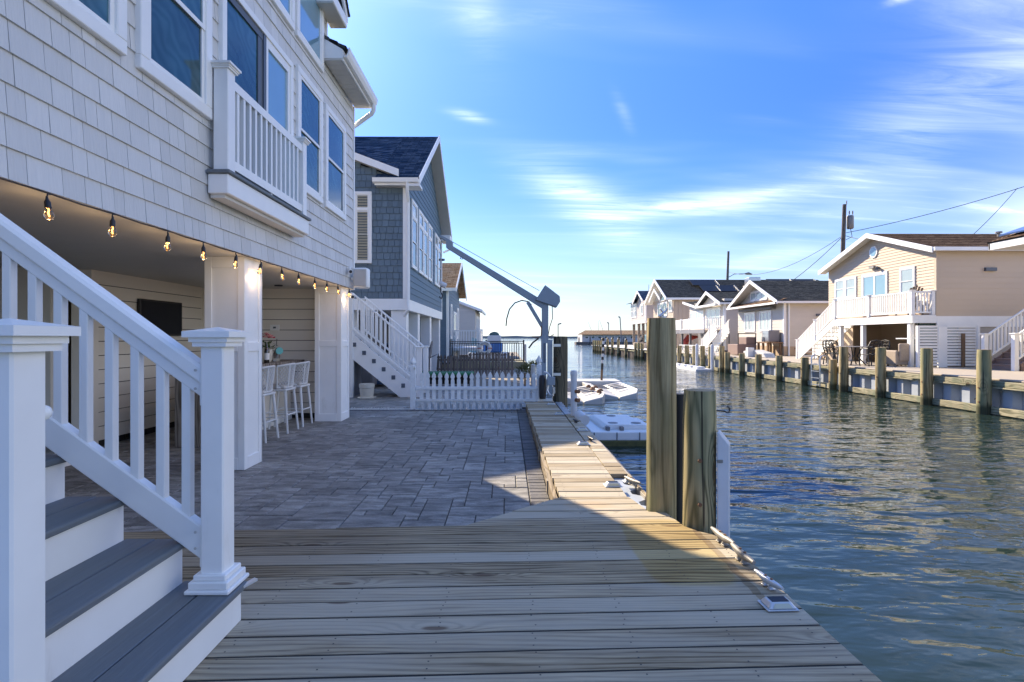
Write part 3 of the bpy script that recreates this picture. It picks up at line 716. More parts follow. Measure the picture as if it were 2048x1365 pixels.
# shallow balcony
bal = thing('balcony', 'white shallow balcony with balusters outside the sliding door', 'balcony', (XW, 6, 2.6)) if False else gh
MB().box(XW + .02, -2.555, 4.97, 6.99, 2.585, 2.765).build('balcony_base', 'white_vinyl', gh, bevel=.006)
MB().box(XW + .02, -2.53, 4.945, 7.01, 2.766, 2.80).build('balcony_floor', 'tread_gray', gh, bevel=.006)
bp_ = MB(); bp_.box(XW + .03, -2.60, 5.0, 6.96, 2.55, 2.584); bp_.build('balcony_ledger', 'soffit', gh)
newel(gh, -2.635, 5.06, 2.801, 3.81, .135, base=False, cap=.8, name='balcony_post')
newel(gh, -2.635, 6.92, 2.801, 3.81, .115, base=False, cap=.8, name='balcony_post')
railing(gh, (-2.62, 5.128, 2.80), (-2.62, 6.862, 2.80), h=.86, lift=.10, bw=.040, rw=.05, rh=.085, n=13)
cube('rail_foot', 'white_vinyl', gh, (-2.62, 6.0, 2.828), (.035, .035, .055))
# eave at the far end, gutter and elbow
ev = MB().box(XW + .026, -2.47, 8.08, 9.80, 5.41, 5.425); ev.build('soffit', 'soffit', gh)
for k in range(11): cube('soffit_panel', 'soffit', gh, ((XW - 2.47) / 2 + .01, 8.15 + k * .155, 5.404), (.26, .148, .008))
MB().prism([(XW, 5.426), (-2.45, 5.426), (-2.45, 5.56), (XW, 5.74)], lambda u, z, w_: (u, 8.07 + w_, z), 0, .02).build('eave_return', 'white_vinyl', gh)
MB().box(-2.47, -2.445, 8.09, 9.80, 5.405, 5.56).build('fascia', 'white_vinyl', gh)
g_ = MB().prism([(-2.443, 5.45), (-2.39, 5.45), (-2.36, 5.50), (-2.345, 5.56), (-2.345, 5.585), (-2.36, 5.585), (-2.365, 5.56), (-2.375, 5.51), (-2.40, 5.465), (-2.443, 5.465)], lambda u, z, w_: (u, 8.07 + w_, z), 0, 1.76)
g_.build('gutter', 'white_vinyl', gh)
MB().tube([(-2.40, 9.74, 5.45), (-2.40, 9.74, 5.36), (-2.44, 9.76, 5.30), (-2.72, 9.80, 5.12), (-2.84, 9.81, 5.04), (-2.87, 9.81, 4.9), (-2.87, 9.81, 2.1)], .042, 8).build('downspout', 'white_vinyl', gh, smooth=True)
roof_plane(gh, (-2.40, 8.06, 5.59), (-2.40, 9.83, 5.59), (-5.5, 9.83, 7.2), (-5.5, 8.06, 7.2), 'roof_dark')
# gable cornice return of the upper storey
MB().box(XW + .02, -2.50, 7.78, 8.42, 6.07, 6.085).build('soffit', 'soffit', gh)
MB().box(XW + .02, -2.49, 7.77, 8.43, 6.086, 6.24).build('cornice_return', 'white_vinyl', gh, bevel=.005)
MB().bar((-2.50, 8.46, 6.26), (-2.50, 4.2, 10.4), .03, .2, vert=True).build('rake_board', 'white_vinyl', gh)
roof_plane(gh, (-2.46, 8.50, 6.30), (-9, 8.50, 6.30), (-9, 4.2, 10.55), (-2.46, 4.2, 10.55), 'roof_dark')
# columns with shaker panels
def column(x0, x1, y0, y1, z0, z1):
    c = MB().box(x0 + .016, x1 - .016, y0 + .016, y1 - .016, z0, z1).build('column', 'white_vinyl', gh)
    s_, zr = .075, z0 + 1.27
    for (Tf, u0, u1) in ((TYn(y0 + .016), x0, x1), (TX(x1 - .016), y0 + .001, y1)):
        mb = MB()
        for (za, zb) in ((z0, z0 + .13), (zr, zr + .10), (z1 - .12, z1 - .001)): mb.boxT(Tf, u0 + s_, u1 - s_, za, zb, .0005, .0155)
        mb.boxT(Tf, u0 + .0005, u0 + s_, z0, z1 - .001, .0003, .016); mb.boxT(Tf, u1 - s_, u1 - .0005, z0, z1 - .001, .0003, .016)
        mb.build('panel_frame', 'white_vinyl', c, bevel=.003)
    for (Tf, u0, u1) in ((TYn(y1 - .016), x0, x1), ):
        MB().boxT(Tf, u0, u1, z0, z1 - .001, -.016, -.0005).build('back_panel', 'white_vinyl', c)
column(-3.24, -2.81, 5.81, 6.23, PZ + .001, 2.129)
column(-3.26, -2.81, 9.18, 9.66, PZ + .001, 2.129)
# open ground floor: shiplap walls, door, step
XA, YA = -5.28, 9.58
MB().box(XA - .2, XA - .02, 7.0, YA + .1, PZ, 2.13).build('inner_wall', 'groove', gh)
MB().box(-9, -3.0, YA + .02, YA + .09, PZ, 2.13).build('inner_wall', 'groove', gh)
for k in range(12):
    z0 = PZ + .09 + k * .184
    cube('shiplap_board', 'shiplap', gh, (XA - .010, 8.29, z0 + .087), (.02, 2.58, .174))
    cube('shiplap_board', 'shiplap', gh, (-4.14, YA + .010, z0 + .087), (2.28, .02, .174))
MB().box(XA - .25, XA + .01, 6.9, 7.02, PZ, 2.13).build('door_jamb', 'shiplap', gh, bevel=.004)
MB().box(-9, -5.62, 6.7, 6.8, PZ, 2.13).build('inner_wall', 'ceiling_gray', gh)
MB().box(-6.4, -5.3, 7.55, 7.6, PZ + .02, 2.0).build('tan_door', 'tan_door', gh)
MB().box(XA - .07, XA + .012, 9.40, 9.57, PZ, 2.125).build('corner_trim', 'shiplap', gh)
MB().box(-6.4, -4.86, 4.6, 6.15, PZ, .02).build('door_step', 'white_vinyl', gh)
MB().box(-6.4, -4.83, 4.6, 6.18, .021, .05).build('step_tread', 'tread_gray', gh, bevel=.006)
MB().box(-9.2, -9.0, .2, 9.7, PZ, 2.2).build('back_wall', 'white_siding', gh)
cube('switch_plate', 'white_vinyl', gh, (XA + .008, 7.2, .96), (.016, .12, .12)); cube('switch', 'jamb_dark', gh, (XA + .018, 7.2, .96), (.006, .03, .06))
cube('outlet_plate', 'white_vinyl', gh, (-4.1, YA - .01, 1.44), (.16, .016, .10)); cube('outlet', 'jamb_dark', gh, (-4.1, YA - .02, 1.44), (.05, .004, .03))
MB().lathe([(.001, 0), (.06, 0), (.07, .018), (.001, .019)], (-3.75, 8.9, 2.105)).build('ceiling_speaker', 'black_metal', gh)

# house fittings at the far corner
sp = thing('outdoor_speaker', 'white boxy speaker mounted on the grey house corner', 'speaker', (-2.6, 9.6, 2.4))
MB().box(-2.70, -2.44, 9.47, 9.68, 2.13, 2.49).build('cabinet', 'white_vinyl', sp, bevel=.04, seg=3, smooth=True)
MB().box(-2.68, -2.46, 9.455, 9.475, 2.16, 2.46).build('grille', 'float_gray', sp, bevel=.008)
MB().tube([(-2.74, 9.55, 2.30), (-2.69, 9.55, 2.30)], .03, 8).build('bracket', 'white_vinyl', sp)
for (nm, lb, y, z) in (('security_camera', 'small white camera beside the corner speaker', 9.30, 2.40), ('security_camera', 'small white camera under the corner speaker near the last bulb', 9.42, 1.98)):
    t = thing(nm, lb, 'camera', (-2.7, y, z))
    MB().tube([(-2.74, y, z + .05), (-2.70, y, z + .05), (-2.68, y - .02, z + .02)], .022, 8).build('mount', 'white_vinyl', t, smooth=True)
    MB().tube([(-2.71, y + .05, z + .01), (-2.66, y - .09, z - .015)], .034, 10).build('housing', 'white_vinyl', t, smooth=True)
    MB().tube([(-2.66, y - .09, z - .015), (-2.657, y - .098, z - .016)], .026, 10).build('lens', 'black_metal', t)
t = thing('wall_television', 'flat black television on the inner shiplap wall', 'television', (XA, 8.2, 1.3))
MB().box(XA + .01, XA + .06, 7.74, 8.73, 1.29, 1.82).build('case', 'black_metal', t, bevel=.006)
MB().box(XA + .061, XA + .063, 7.77, 8.70, 1.32, 1.79).build('screen', 'solar_panel', t)

# ------------------------------------------------------------------ string lights
sl_ = thing('string_lights', 'black cord of glowing bulbs under the grey house edge', 'string lights', (-2.73, 6, 2.1))
BY = [3.24, 3.77, 4.38, 4.89, 5.475, 6.02, 6.59, 7.115, 7.71, 8.23, 8.765, 9.38]
cp = []
for k, y in enumerate(BY):
    cp += [(-2.742, y, 2.125)]
    if k < len(BY) - 1: cp += [(-2.745, (y + BY[k + 1]) / 2, 2.119)]
MB().tube([(-2.745, 2.5, 2.12)] + cp, .006, 5).build('cord', 'socket_black', sl_)
prof = [(.004, -.115), (.020, -.108), (.029, -.090), (.030, -.075), (.024, -.052), (.015, -.036), (.013, -.028)]
bulb_me = mesh('bulb', MB().lathe(prof, n=14), 'bulb_glass', smooth=True)
sock_me = mesh('socket', MB().lathe([(.006, .052), (.010, .03), (.019, .012), (.020, -.026), (.0215, -.030)], n=12), 'socket_black', smooth=True)
fil_me = mesh('filament', MB().tube([(0, 0, -.035), (.003, 0, -.05), (-.004, .002, -.065), (.002, 0, -.088)], .0034, 5), 'filament')
for k, y in enumerate(BY):
    tilt = (rs.uniform(-.12, .12), rs.uniform(-.1, .16), 0)
    zt = 2.058
    MB().tube([(-2.742, y + .03, 2.122), (-2.742, y + .008, 2.118), (-2.738, y, 2.10), (-2.735, y, zt + .05)], .0045, 5).build('drop_cord', 'socket_black', sl_)
    b_ = inst('socket', sock_me, sl_, (-2.735, y, zt), tilt, (.86,) * 3)
    inst('bulb', bulb_me, b_, (-2.735, y, zt), tilt, (.86,) * 3)
    ll = bpy.data.lights.new('bulb_light', 'POINT'); ll.energy = .30; ll.color = (1.0, .66, .36); ll.shadow_soft_size = .03
    lo = bpy.data.objects.new('bulb_light', ll); lo.location = (-2.74, y, zt - .135); reg(lo, b_, Matrix.Translation(lo.location))
    inst('filament', fil_me, b_, (-2.735, y, zt), tilt, (.86,) * 3)

# ------------------------------------------------------------------ front steps
st = thing('front_steps', 'white front steps with grey treads and baluster railing', 'staircase', (-1.4, 1.9, 0))
TY0, TY1 = 1.22, 2.44
TR = [(-1.175, .17), (-1.435, .36), (-1.695, .55), (-1.955, .74), (-2.215, .93), (-2.475, 1.12), (-2.735, 1.31)]
zp = 0.0015
for k, (xn, zt) in enumerate(TR):
    run = .26
    MB().box(xn - .02 - (run if k < len(TR) - 1 else .4), xn - .012, TY0 + .02, TY1 - .02, zp if k == 0 else TR[k - 1][1] - .05, zt - .031).build('riser', 'white_vinyl', st)
    MB().box(xn - .138, xn + .012, TY0, TY1, zt - .030, zt).build('tread_board', 'tread_gray', st, bevel=.009, seg=2)
    MB().box(xn - .275, xn - .143, TY0, TY1, zt - .030, zt - .001).build('tread_board', 'tread_gray', st, bevel=.004)
NX_ = -1.271
newel(st, NX_, 2.385, .1705, 1.307, .099)
newel(st, NX_, 1.392, .1705, 1.310, .103)
sl2 = .19 / .26
def step_rail(y):
    xa, xb = NX_ - .049, -2.74
    za = 1.045; L = xa - xb
    for (nm, z0, hh, ww, bv) in (('top_rail', za + .045, .085, .085, .012), ('rail_band', za - .018, .075, .045, .004), ('bottom_rail', .355, .145, .055, .006)):
        MB().bar((xa, y, z0 if nm != 'bottom_rail' else z0), (xb, y, z0 + L * sl2), ww, hh, vert=True).build(nm, 'white_vinyl', st, bevel=bv)
    k = 0; x = xa - .085
    while x > xb + .05:
        zb = .355 + (xa - x) * sl2 + .05; zt = za + (xa - x) * sl2 - .03
        MB().box(x - .019, x + .019, y - .019, y + .019, zb - .03, zt + .03).build('baluster', 'white_vinyl', st, bevel=.003)
        x -= .1113
    for (z0, h_) in ((za + .02, .20), (.36, .19)):
        MB().box(xa - .010, xa + .004, y - .045, y + .045, z0 - h_ / 2, z0 + h_ / 2).build('rail_bracket', 'white_vinyl', st, bevel=.004)
step_rail(2.392); step_rail(1.39)
for z in (1.02, 1.10, .33, .40): MB().tube([(NX_ - .075, 2.346, z + .02), (NX_ - .075, 2.3425, z + .02)], .006, 8).build('screw_plug', 'float_gray', st)
MB().tube([(NX_ + .032, 1.440, 1.06), (NX_ + .032, 1.452, 1.06), (NX_ + .032, 1.462, 1.06), (NX_ + .032, 1.468, 1.06)], [.016, .022, .019, .006], 12).build('rail_knob', 'white_vinyl', st, smooth=True)
MB().bar((-1.172, 2.40, .158), (-1.138, 2.46, .166), .022, .010).build('edge_clip', 'lamp_body', st)

# ------------------------------------------------------------------ bar and stools
bar = thing('bar_counter', 'long wooden bar counter along the patio back', 'bar counter', (-3.9, 8.3, PZ))
MB().box(-4.25, -3.79, 7.10, 9.5, PZ + .001, .83).build('bar_front', 'shiplap', bar)
MB().box(-3.79, -3.77, 7.10, 9.5, PZ + .001, PZ + .12).build('kick_board', 'white_vinyl', bar)
MB().box(-4.32, -3.55, 7.02, 9.52, .832, .878).build('bar_top', 'bar_wood', bar, bevel=.008)
MB().box(-4.30, -3.60, 7.025, 7.07, PZ + .001, .831).build('end_panel', 'bar_wood', bar, bevel=.004)
def stool(y, label):
    t = thing('bar_stool', label, 'bar stool', (-3.5, y, PZ), 'bar stools at the counter')
    x0, m_ = -3.47, 'wicker_white'
    zs = .50
    MB().box(x0 - .20, x0 + .20, y - .20, y + .20, zs - .035, zs).build('seat', m_, t, bevel=.018, seg=2)
    MB().box(x0 - .17, x0 + .17, y - .18, y + .18, zs + .001, zs + .05).build('cushion', 'cushion', t, bevel=.018, seg=2)
    for sx in (-1, 1):
        for sy in (-1, 1):
            MB().tube([(x0 + sx * .17, y + sy * .16, zs - .03), (x0 + sx * .225, y + sy * .20, PZ + .001)], [.022, .016], 8).build('leg', m_, t, smooth=True)
    for sy in (-1, 1): MB().tube([(x0 - .20, y + sy * .184, .08), (x0 + .20, y + sy * .184, .08)], .011, 6).build('stretcher', m_, t)
    for sx in (-1, 1): MB().tube([(x0 + sx * .203, y - .185, .11), (x0 + sx * .203, y + .185, .11)], .011, 6).build('stretcher', m_, t)
    def bk(a, z):     # curved back shell: a along the arc, z up
        th = a * 1.15; fl = (z - zs) * .14
        return (x0 - .02 + (.21 + fl) * math.cos(th), y + (.215 + fl) * math.sin(th), z + .05 * math.cos(th) * (z - zs) / .36)
    N = 11
    top = MB().tube([bk(-1 + 2 * k / N, .82) for k in range(N + 1)], .016, 7); top.build('back_rim', m_, t, smooth=True)
    MB().tube([bk(-1 + 2 * k / N, .515) for k in range(N + 1)], .013, 6).build('back_rim', m_, t, smooth=True)
    for a in (-1, -.33, .33, 1): MB().tube([bk(a, .51), bk(a, .82)], .014, 6).build('back_spindle', m_, t)
    lat = MB()
    for k in range(-9, 20):
        for s_ in (1, -1):
            a0 = -1 + 2 * k / 12; pts = []
            for q in range(7):
                a = a0 + s_ * q / 6 * .95
                if -1 <= a <= 1: pts.append(bk(a, .515 + .305 * q / 6))
            if len(pts) > 1: lat.tube(pts, .0048, 4, cap=False)
    tag(lat.build('woven_back', m_, t), kind='stuff')
stool(7.49, 'nearest white lattice-back bar stool, half hidden by the near column')
stool(8.22, 'middle white lattice-back bar stool of the three')
stool(8.82, 'farthest white lattice-back bar stool, beside the far column')
# things on the bar
fl = thing('flower_pot', 'pale pot of pink and red flowers on the bar', 'flowers', (-3.75, 8.42, .879))
MB().lathe([(.07, 0), (.085, .02), (.10, .16), (.098, .20), (.085, .20), (.08, .18)], (-3.75, 8.42, .879), 16).build('pot', 'planter_cream', fl, smooth=True)
for k in range(46):
    a, rr_ = rs.uniform(0, 6.28), rs.uniform(.02, .14); z = 1.08 + rs.uniform(0, .12)
    p = Vector((-3.75 + rr_ * math.cos(a), 8.42 + rr_ * math.sin(a), z)); d = Vector((math.cos(a), math.sin(a), rs.uniform(.2, 1))).normalized() * .07
    sd = d.cross(Vector((0, 0, 1))).normalized() * .018
    MB().add([p - d * .3, p + sd, p + d, p - sd + Vector((0, 0, .004))], [(0, 1, 2), (0, 2, 3)]).build('leaf', 'leaf', fl)
for k in range(20):
    a, rr_ = k * 2.4, .015 + .12 * math.sqrt(k / 20); z = 1.25 + .07 * (1 - rr_ / .15) + rs.uniform(-.015, .02)
    c = (-3.75 + rr_ * math.cos(a), 8.42 + rr_ * math.sin(a), z); r_ = rs.uniform(.026, .04)
    mb = MB()
    for q in range(6):
        an = q * 1.047 + k; d = Vector((math.cos(an), math.sin(an), .55)).normalized(); sd = Vector((-d.y, d.x, 0)).normalized()
        c_ = Vector(c); mb.add([c_, c_ + d * r_ * .6 + sd * r_ * .45, c_ + d * r_ * 1.15 + Vector((0, 0, r_ * .35)), c_ + d * r_ * .6 - sd * r_ * .45], [(0, 1, 2, 3)])
    mb.lathe([(.001, 0), (r_ * .5, r_ * .2), (r_ * .4, r_ * .7), (.001, r_ * .85)], c, 7)
    mb.build('flower', ('petal_pink', 'petal_red', 'petal_white', 'petal_pink', 'petal_red')[k % 5], fl)
bt = thing('wine_bottle', 'dark wine bottle with white label on the bar', 'bottle', (-3.62, 8.17, .879))
MB().lathe([(.036, 0), (.038, .01), (.038, .18), (.03, .215), (.014, .24), (.0135, .30), (.016, .302), (.016, .31)], (-3.62, 8.17, .879), 14).build('bottle', 'bottle_glass', bt, smooth=True)
MB().lathe([(.0388, .05), (.0388, .15)], (-3.62, 8.17, .879), 14).build('paper_label', 'label_white', bt, smooth=True)
gb = thing('glass_bottle', 'clear bottle with a teal round tag on the bar', 'bottle', (-3.72, 8.35, .879))
MB().lathe([(.05, 0), (.052, .02), (.052, .13), (.02, .18), (.018, .24), (.022, .26)], (-3.74, 8.80, .879), 14).build('bottle', 'glass_clear', gb, smooth=True)
MB().tube([(-3.68, 8.75, 1.05), (-3.665, 8.735, 1.05)], .058, 16).build('round_tag', 'teal', gb)
MB().tube([(-3.74, 8.80, 1.13), (-3.73, 8.79, 1.24)], .006, 6).build('stopper', 'black_metal', gb)

# ------------------------------------------------------------------ pilings at the near dock
def piling(name, label, cat, x, y, r_, z0, z1, m='piling_wood', group=None, lean=(0, 0), n=28, bulge=.004, cut='piling_cut'):
    t = thing(name, label, cat, (x, y, z0), group)
    rq = random.Random(int(x * 100 + y * 37)); K = 14; vs = []; fs = []
    ph = rq.uniform(0, 6)
    for i in range(K + 1):
        f = i / K; z = z0 + (z1 - z0) * f; rad = r_ * (1.04 - .06 * f)
        for k in range(n):
            a = 2 * math.pi * k / n
            q = rad + bulge * math.sin(3 * a + ph + z * 1.3) + bulge * .6 * math.sin(5 * a + z * 2.1) - (bulge * 1.5 if (k + int(ph)) % 11 == 0 else 0)
            if i == K: q -= .006
            vs.append((x + lean[0] * f + q * math.cos(a), y + lean[1] * f + q * math.sin(a), z))
    for i in range(K):
        for k in range(n): fs.append((i * n + k, i * n + (k + 1) % n, (i + 1) * n + (k + 1) % n, (i + 1) * n + k))
    mb = MB(); mb.add(vs, fs); mb.build('shaft', m, t, smooth=True)
    MB().add(vs[-n:] + [(p[0] * .0 + x + lean[0], y + lean[1], z1 + .006) for p in vs[:1]], [(k, (k + 1) % n, n) for k in range(n)]).build('cut_top', cut, t)
    return t
p1 = piling('tall_piling', 'tallest yellow-green piling standing at the dock corner', 'piling', 1.143, 4.0, .108, -1.6, 1.405)
MB().lathe([(.028, 0), (.028, .008), (.010, .012), (.010, .03), (.0001, .032)], (1.15, 3.97, 1.408), 10).build('cleat_base', 'alu', p1)
MB().tube([(1.115, 3.96, 1.415), (1.145, 3.97, 1.440), (1.165, 3.97, 1.452), (1.18, 3.97, 1.478)], .010, 8).build('horn', 'alu', p1, smooth=True)
MB().tube([(1.150, 3.97, 1.445), (1.140, 3.97, 1.462), (1.128, 3.97, 1.475)], .008, 8).build('horn', 'alu', p1, smooth=True)
p2 = piling('short_piling', 'shorter knotty piling with a hook beside the tallest one', 'piling', 1.312, 3.66, .109, -1.6, .905, 'piling_knotty')
MB().tube([(1.418, 3.66, .765), (1.475, 3.66, .762), (1.497, 3.66, .750), (1.512, 3.66, .758), (1.515, 3.66, .780), (1.503, 3.66, .793), (1.495, 3.66, .790)], .0055, 6).build('hook', 'black_metal', p2)
for (z, s_) in ((.45, 1), (.16, 1)): MB().tube([(1.27, 3.545, z), (1.27, 3.538, z)], .014, 8).build('bolt_head', 'rust', p2)
bp_ = thing('black_bumper_pipe', 'black rubber bumper pipe between the two near pilings', 'bumper', (1.275, 3.98, -1))
MB().tube([(1.268, 4.06, -1.5), (1.265, 4.06, 0.02), (1.275, 4.06, .45), (1.285, 4.06, .84)], .06, 14).build('pipe', 'black_rubber', bp_, smooth=True)
gd = thing('white_piling_guard', 'white plastic guard strip on the water side of the short piling', 'dock guard', (1.46, 3.6, -.6))
MB().prism([(1.378, -.9), (1.458, -.9), (1.461, .555), (1.393, .64), (1.378, .64)], lambda u, z, w_: (u + w_ * .45, 3.53 + w_, z), 0, .10).build('strip', 'pvc', gd, bevel=.008)
for z in (.45, -.02): MB().bar((1.378, 3.526, z), (1.413, 3.526, z), .012, .02).build('strap', 'cast_metal', gd)

# ------------------------------------------------------------------ cleats and solar dock lights
def cleat(x, y, z, rot, label, s_=1.0, m='cast_metal'):
    t = thing('dock_cleat', label, 'cleat', (0, 0, 0), 'metal cleats along the dock edge')
    MB().box(-.045, -.012, -.020, .020, 0, .008).box(.012, .045, -.020, .020, 0, .008).build('foot', m, t, bevel=.003)
    for sx in (-.027, .027): MB().lathe([(.021, .008), (.015, .022), (.016, .034)], (sx, 0, 0), 10).build('neck', m, t, smooth=True)
    for sx in (-.027, .027): MB().lathe([(.008, .055), (.008, .063), (.001, .064)], (sx, 0, 0), 8).build('bolt', 'rust', t)
    MB().tube([(-.125, 0, .046), (-.075, 0, .043), (-.03, 0, .038), (.03, 0, .038), (.075, 0, .043), (.125, 0, .046)], [.010, .017, .021, .021, .017, .010], 10).build('horn_bar', m, t, smooth=True)
    t.location = (x, y, z); t.rotation_euler = (0, 0, rot); t.scale = (s_,) * 3
    return t
cleat(1.318, 3.29, .003, R(-83), 'upper cleat of the pair below the stained boards', 1.05)
cleat(1.322, 3.02, .003, R(-88), 'lower cleat of the pair below the stained boards', 1.05)
cleat(1.318, 2.71, .003, R(-80), 'slim grey cleat just above the nearest dock light', .85, 'lamp_body')
cleat(1.075, 4.62, .0, R(-68), 'metal cleat on the walkway left of the tallest piling', .9)
cleat(1.02, 6.6, .0, R(-80), 'small cleat where the shadow crosses the walkway edge', .8, 'black_metal')
cleat(1.02, 8.0, .0, R(-75), 'farthest small dark cleat near the white pipe post', .8, 'black_metal')
def dock_light(x, y, z, rot, label, s_=1.0):
    t = thing('dock_light', label, 'dock light', (0, 0, 0), 'solar dock lights')
    a, b_, c_, d_, h_ = .075, .052, .048, .030, .034
    MB().add([(-a, -b_, .001), (a, -b_, .001), (a, b_, .001), (-a, b_, .001), (-a, -b_, .008), (a, -b_, .008), (a, b_, .008), (-a, b_, .008)], BF).build('flange', 'lamp_body', t, bevel=.003)
    MB().add([(-a * .88, -b_ * .9, .0085), (a * .88, -b_ * .9, .0085), (a * .88, b_ * .9, .0085), (-a * .88, b_ * .9, .0085), (-c_, -d_, h_), (c_, -d_, h_), (c_, d_, h_), (-c_, d_, h_)], BF).build('housing', 'lamp_body', t, bevel=.004)
    MB().box(-c_ * .85, c_ * .85, -d_ * .8, d_ * .85, h_ + .0002, h_ + .0016).build('solar_cell', 'solar_panel', t)
    for sg in (-1, 1):
        MB().add([(-a * .62, sg * (b_ * .9 - .0012), .013), (a * .62, sg * (b_ * .9 - .0012), .013), (c_ * .7, sg * (d_ + .0045), h_ - .004), (-c_ * .7, sg * (d_ + .0045), h_ - .004)], [(0, 1, 2, 3)]).build('lens', 'lamp_lens', t)
    t.location = (x, y, z); t.rotation_euler = (0, 0, rot); t.scale = (s_,) * 3
dock_light(1.268, 2.515, .003, R(2), 'solar dock light nearest the camera at the plank edge')
dock_light(.90, 4.58, .002, R(3), 'sunlit solar dock light at the near end of the walkway')
dock_light(1.08, 4.72, .0, R(3), 'sunlit solar dock light beside the walkway cleat', .8)
dock_light(.90, 6.36, .002, R(3), 'solar dock light where the walkway shadow ends')
dock_light(.86, 8.85, .002, R(3), 'shaded solar dock light on the middle of the walkway')
dock_light(.83, 10.15, .002, R(3), 'farthest solar dock light near the fence post')
dock_light(1.03, 7.35, -.004, R(3), 'shaded solar dock light on the outer walkway strip')
# white pipe post
pp = thing('pipe_post', 'white plastic pipe post with fittings at the walkway edge', 'post', (1.07, 8.75, 0))
MB().lathe([(.052, -.5), (.052, .64), (.058, .645), (.058, .70), (.045, .725), (.001, .73)], (1.09, 8.8, 0), 16).build('pipe', 'pvc', pp, smooth=True)
for (z, a) in ((.39, .3), (.25, .2)): MB().tube([(1.12, 8.76, z), (1.16, 8.70, z)], .032, 10).build('fitting', 'rust', pp, smooth=True)
MB().tube([(1.15, 8.6, .02), (1.20, 8.35, -.02)], .085, 16).build('roller', 'pvc', pp, smooth=True)

# ------------------------------------------------------------------ picket fence
FY = 10.72
fe = thing('picket_fence', 'weathered white picket fence closing off the patio', 'fence', (-.6, FY, PZ))
def picket(w_, z0, z1):
    h_ = z1 - .17
    pf = [(-w_ / 2, z0), (w_ / 2, z0), (w_ / 2, h_), (w_ * .36, h_ + .035), (w_ * .62, h_ + .075), (w_ * .46, h_ + .12), (0, z1), (-w_ * .46, h_ + .12), (-w_ * .62, h_ + .075), (-w_ * .36, h_ + .035), (-w_ / 2, h_)]
    return MB().prism(pf, lambda u, z, w2: (u, w2, z), -.009, .009)
pm = mesh('picket', picket(.072, 0, .63), 'white_old')
for k in range(19):
    x = -1.69 + k * .1235
    inst('picket', pm, fe, (x, FY - .03 + .0, PZ + .115 + rs.uniform(-.012, .012)), (0, rs.uniform(-.012, .012), 0), (1, 1, 1))
pm2 = mesh('skirt_slat', MB().box(-.036, .036, -.006, .006, 0, .17), 'white_old')
for k in range(16): inst('skirt_slat', pm2, fe, (-1.66 + k * .125, FY - .028, PZ + .002), (0, 0, 0))
cube('skirt_backing', 'white_old', fe, (-.75, FY + .03, PZ + .09), (2.1, .02, .16))
MB().box(-1.80, .60, FY + .0, FY + .035, .22, .295).build('rail', 'white_old', fe, bevel=.003)
MB().box(-1.80, .60, FY - .062, FY - .042, .235, .285).build('rail', 'white_old', fe, bevel=.003)
MB().box(-1.80, .52, FY - .062, FY - .034, .0, .052).build('rail', 'white_old', fe, bevel=.003)
def gothic(x, z0, z1):
    MB().box(x - .05, x + .05, FY - .05, FY + .05, z0, z1 - .20).build('fence_post', 'white_old', fe, bevel=.004)
    MB().lathe([(.035, 0), (.03, .03), (.062, .07), (.060, .10), (.001, .20)], (x, FY, z1 - .205), 4).build('finial', 'white_old', fe)
gothic(-1.86, PZ + .001, .90); gothic(.635, .001, .92)
MB().box(.60, .90, FY - .04, FY + .05, .001, .05).build('threshold', 'white_old', fe, bevel=.003)

# ------------------------------------------------------------------ crane
DX, DY = .775, 11.0
dv = thing('boat_davit', 'grey steel boat lift crane with its arm reaching left', 'crane', (DX, DY, 0))
MB().box(DX - .065, DX + .065, DY - .065, DY + .065, 1.15, 1.93).build('mast', 'galvanized', dv, bevel=.006)
MB().box(DX - .075, DX + .02, DY - .08, DY + .08, .0, 1.32).build('mast_socket', 'galvanized', dv, bevel=.006)
MB().box(DX - .04, DX + .0, DY - .083, DY - .079, .75, 1.15).build('socket_slot', 'jamb_dark', dv)
MB().box(DX + .05, DX + .15, DY - .06, DY + .06, .0, 1.22).build('side_channel', 'galvanized', dv, bevel=.005)
for z in (1.08, .50):
    MB().box(DX + .15, DX + .30, DY - .22, DY - .16, z, z + .055).build('clamp', 'alu', dv, bevel=.003)
MB().prism([(.84, 1.88), (.84, 1.96), (.77, 1.99), (-1.19, 3.17), (-1.19, 3.32), (-1.42, 3.43), (-1.46, 3.36), (-1.30, 3.26), (-1.30, 3.06), (.71, 1.82), (.71, 1.78), (.84, 1.78)] if False else
           [(.84, 1.80), (.84, 1.95), (-1.10, 3.12), (-1.10, 3.21), (-1.33, 3.335), (-1.375, 3.30), (-1.235, 3.22), (-1.235, 3.09), (.71, 1.86), (.71, 1.80)], lambda u, z, w_: (u, DY + w_, z), -.062, .062).build('arm', 'galvanized', dv, bevel=.005)
MB().bar((.43, 2.03), (.43, 2.03), .01) if False else None
MB().bar((.42, DY, 1.99), (.745, DY, 1.44), .05, .07).build('brace', 'galvanized', dv, bevel=.004)
MB().prism([(.575, 2.02), (.77, 2.325), (1.065, 2.10), (1.075, 1.99), (1.00, 1.87), (.93, 1.90)], lambda u, z, w_: (u, DY + w_, z), -.13, .13).build('winch_cover', 'galvanized', dv, bevel=.012, seg=2)
for k in range(4): cube('winch_bolt', 'black_metal', dv, (.60 + k * .06, DY, 1.99 - k * .035), (.03, .12, .05))
MB().tube([(.66, DY, 2.22), (-1.33, DY, 3.335), (-1.345, DY, 3.31), (-1.345, DY, 2.42)], .0055, 5).build('cable', 'wire_black', dv)
hk = MB().tube([(-1.35, DY, 2.42), (-1.35, DY, 2.36)], .03, 8); hk.tube([(-1.34, DY, 2.36), (-1.24, DY, 2.31)], .055, 10); hk.build('hook_block', 'pvc', dv, smooth=True)
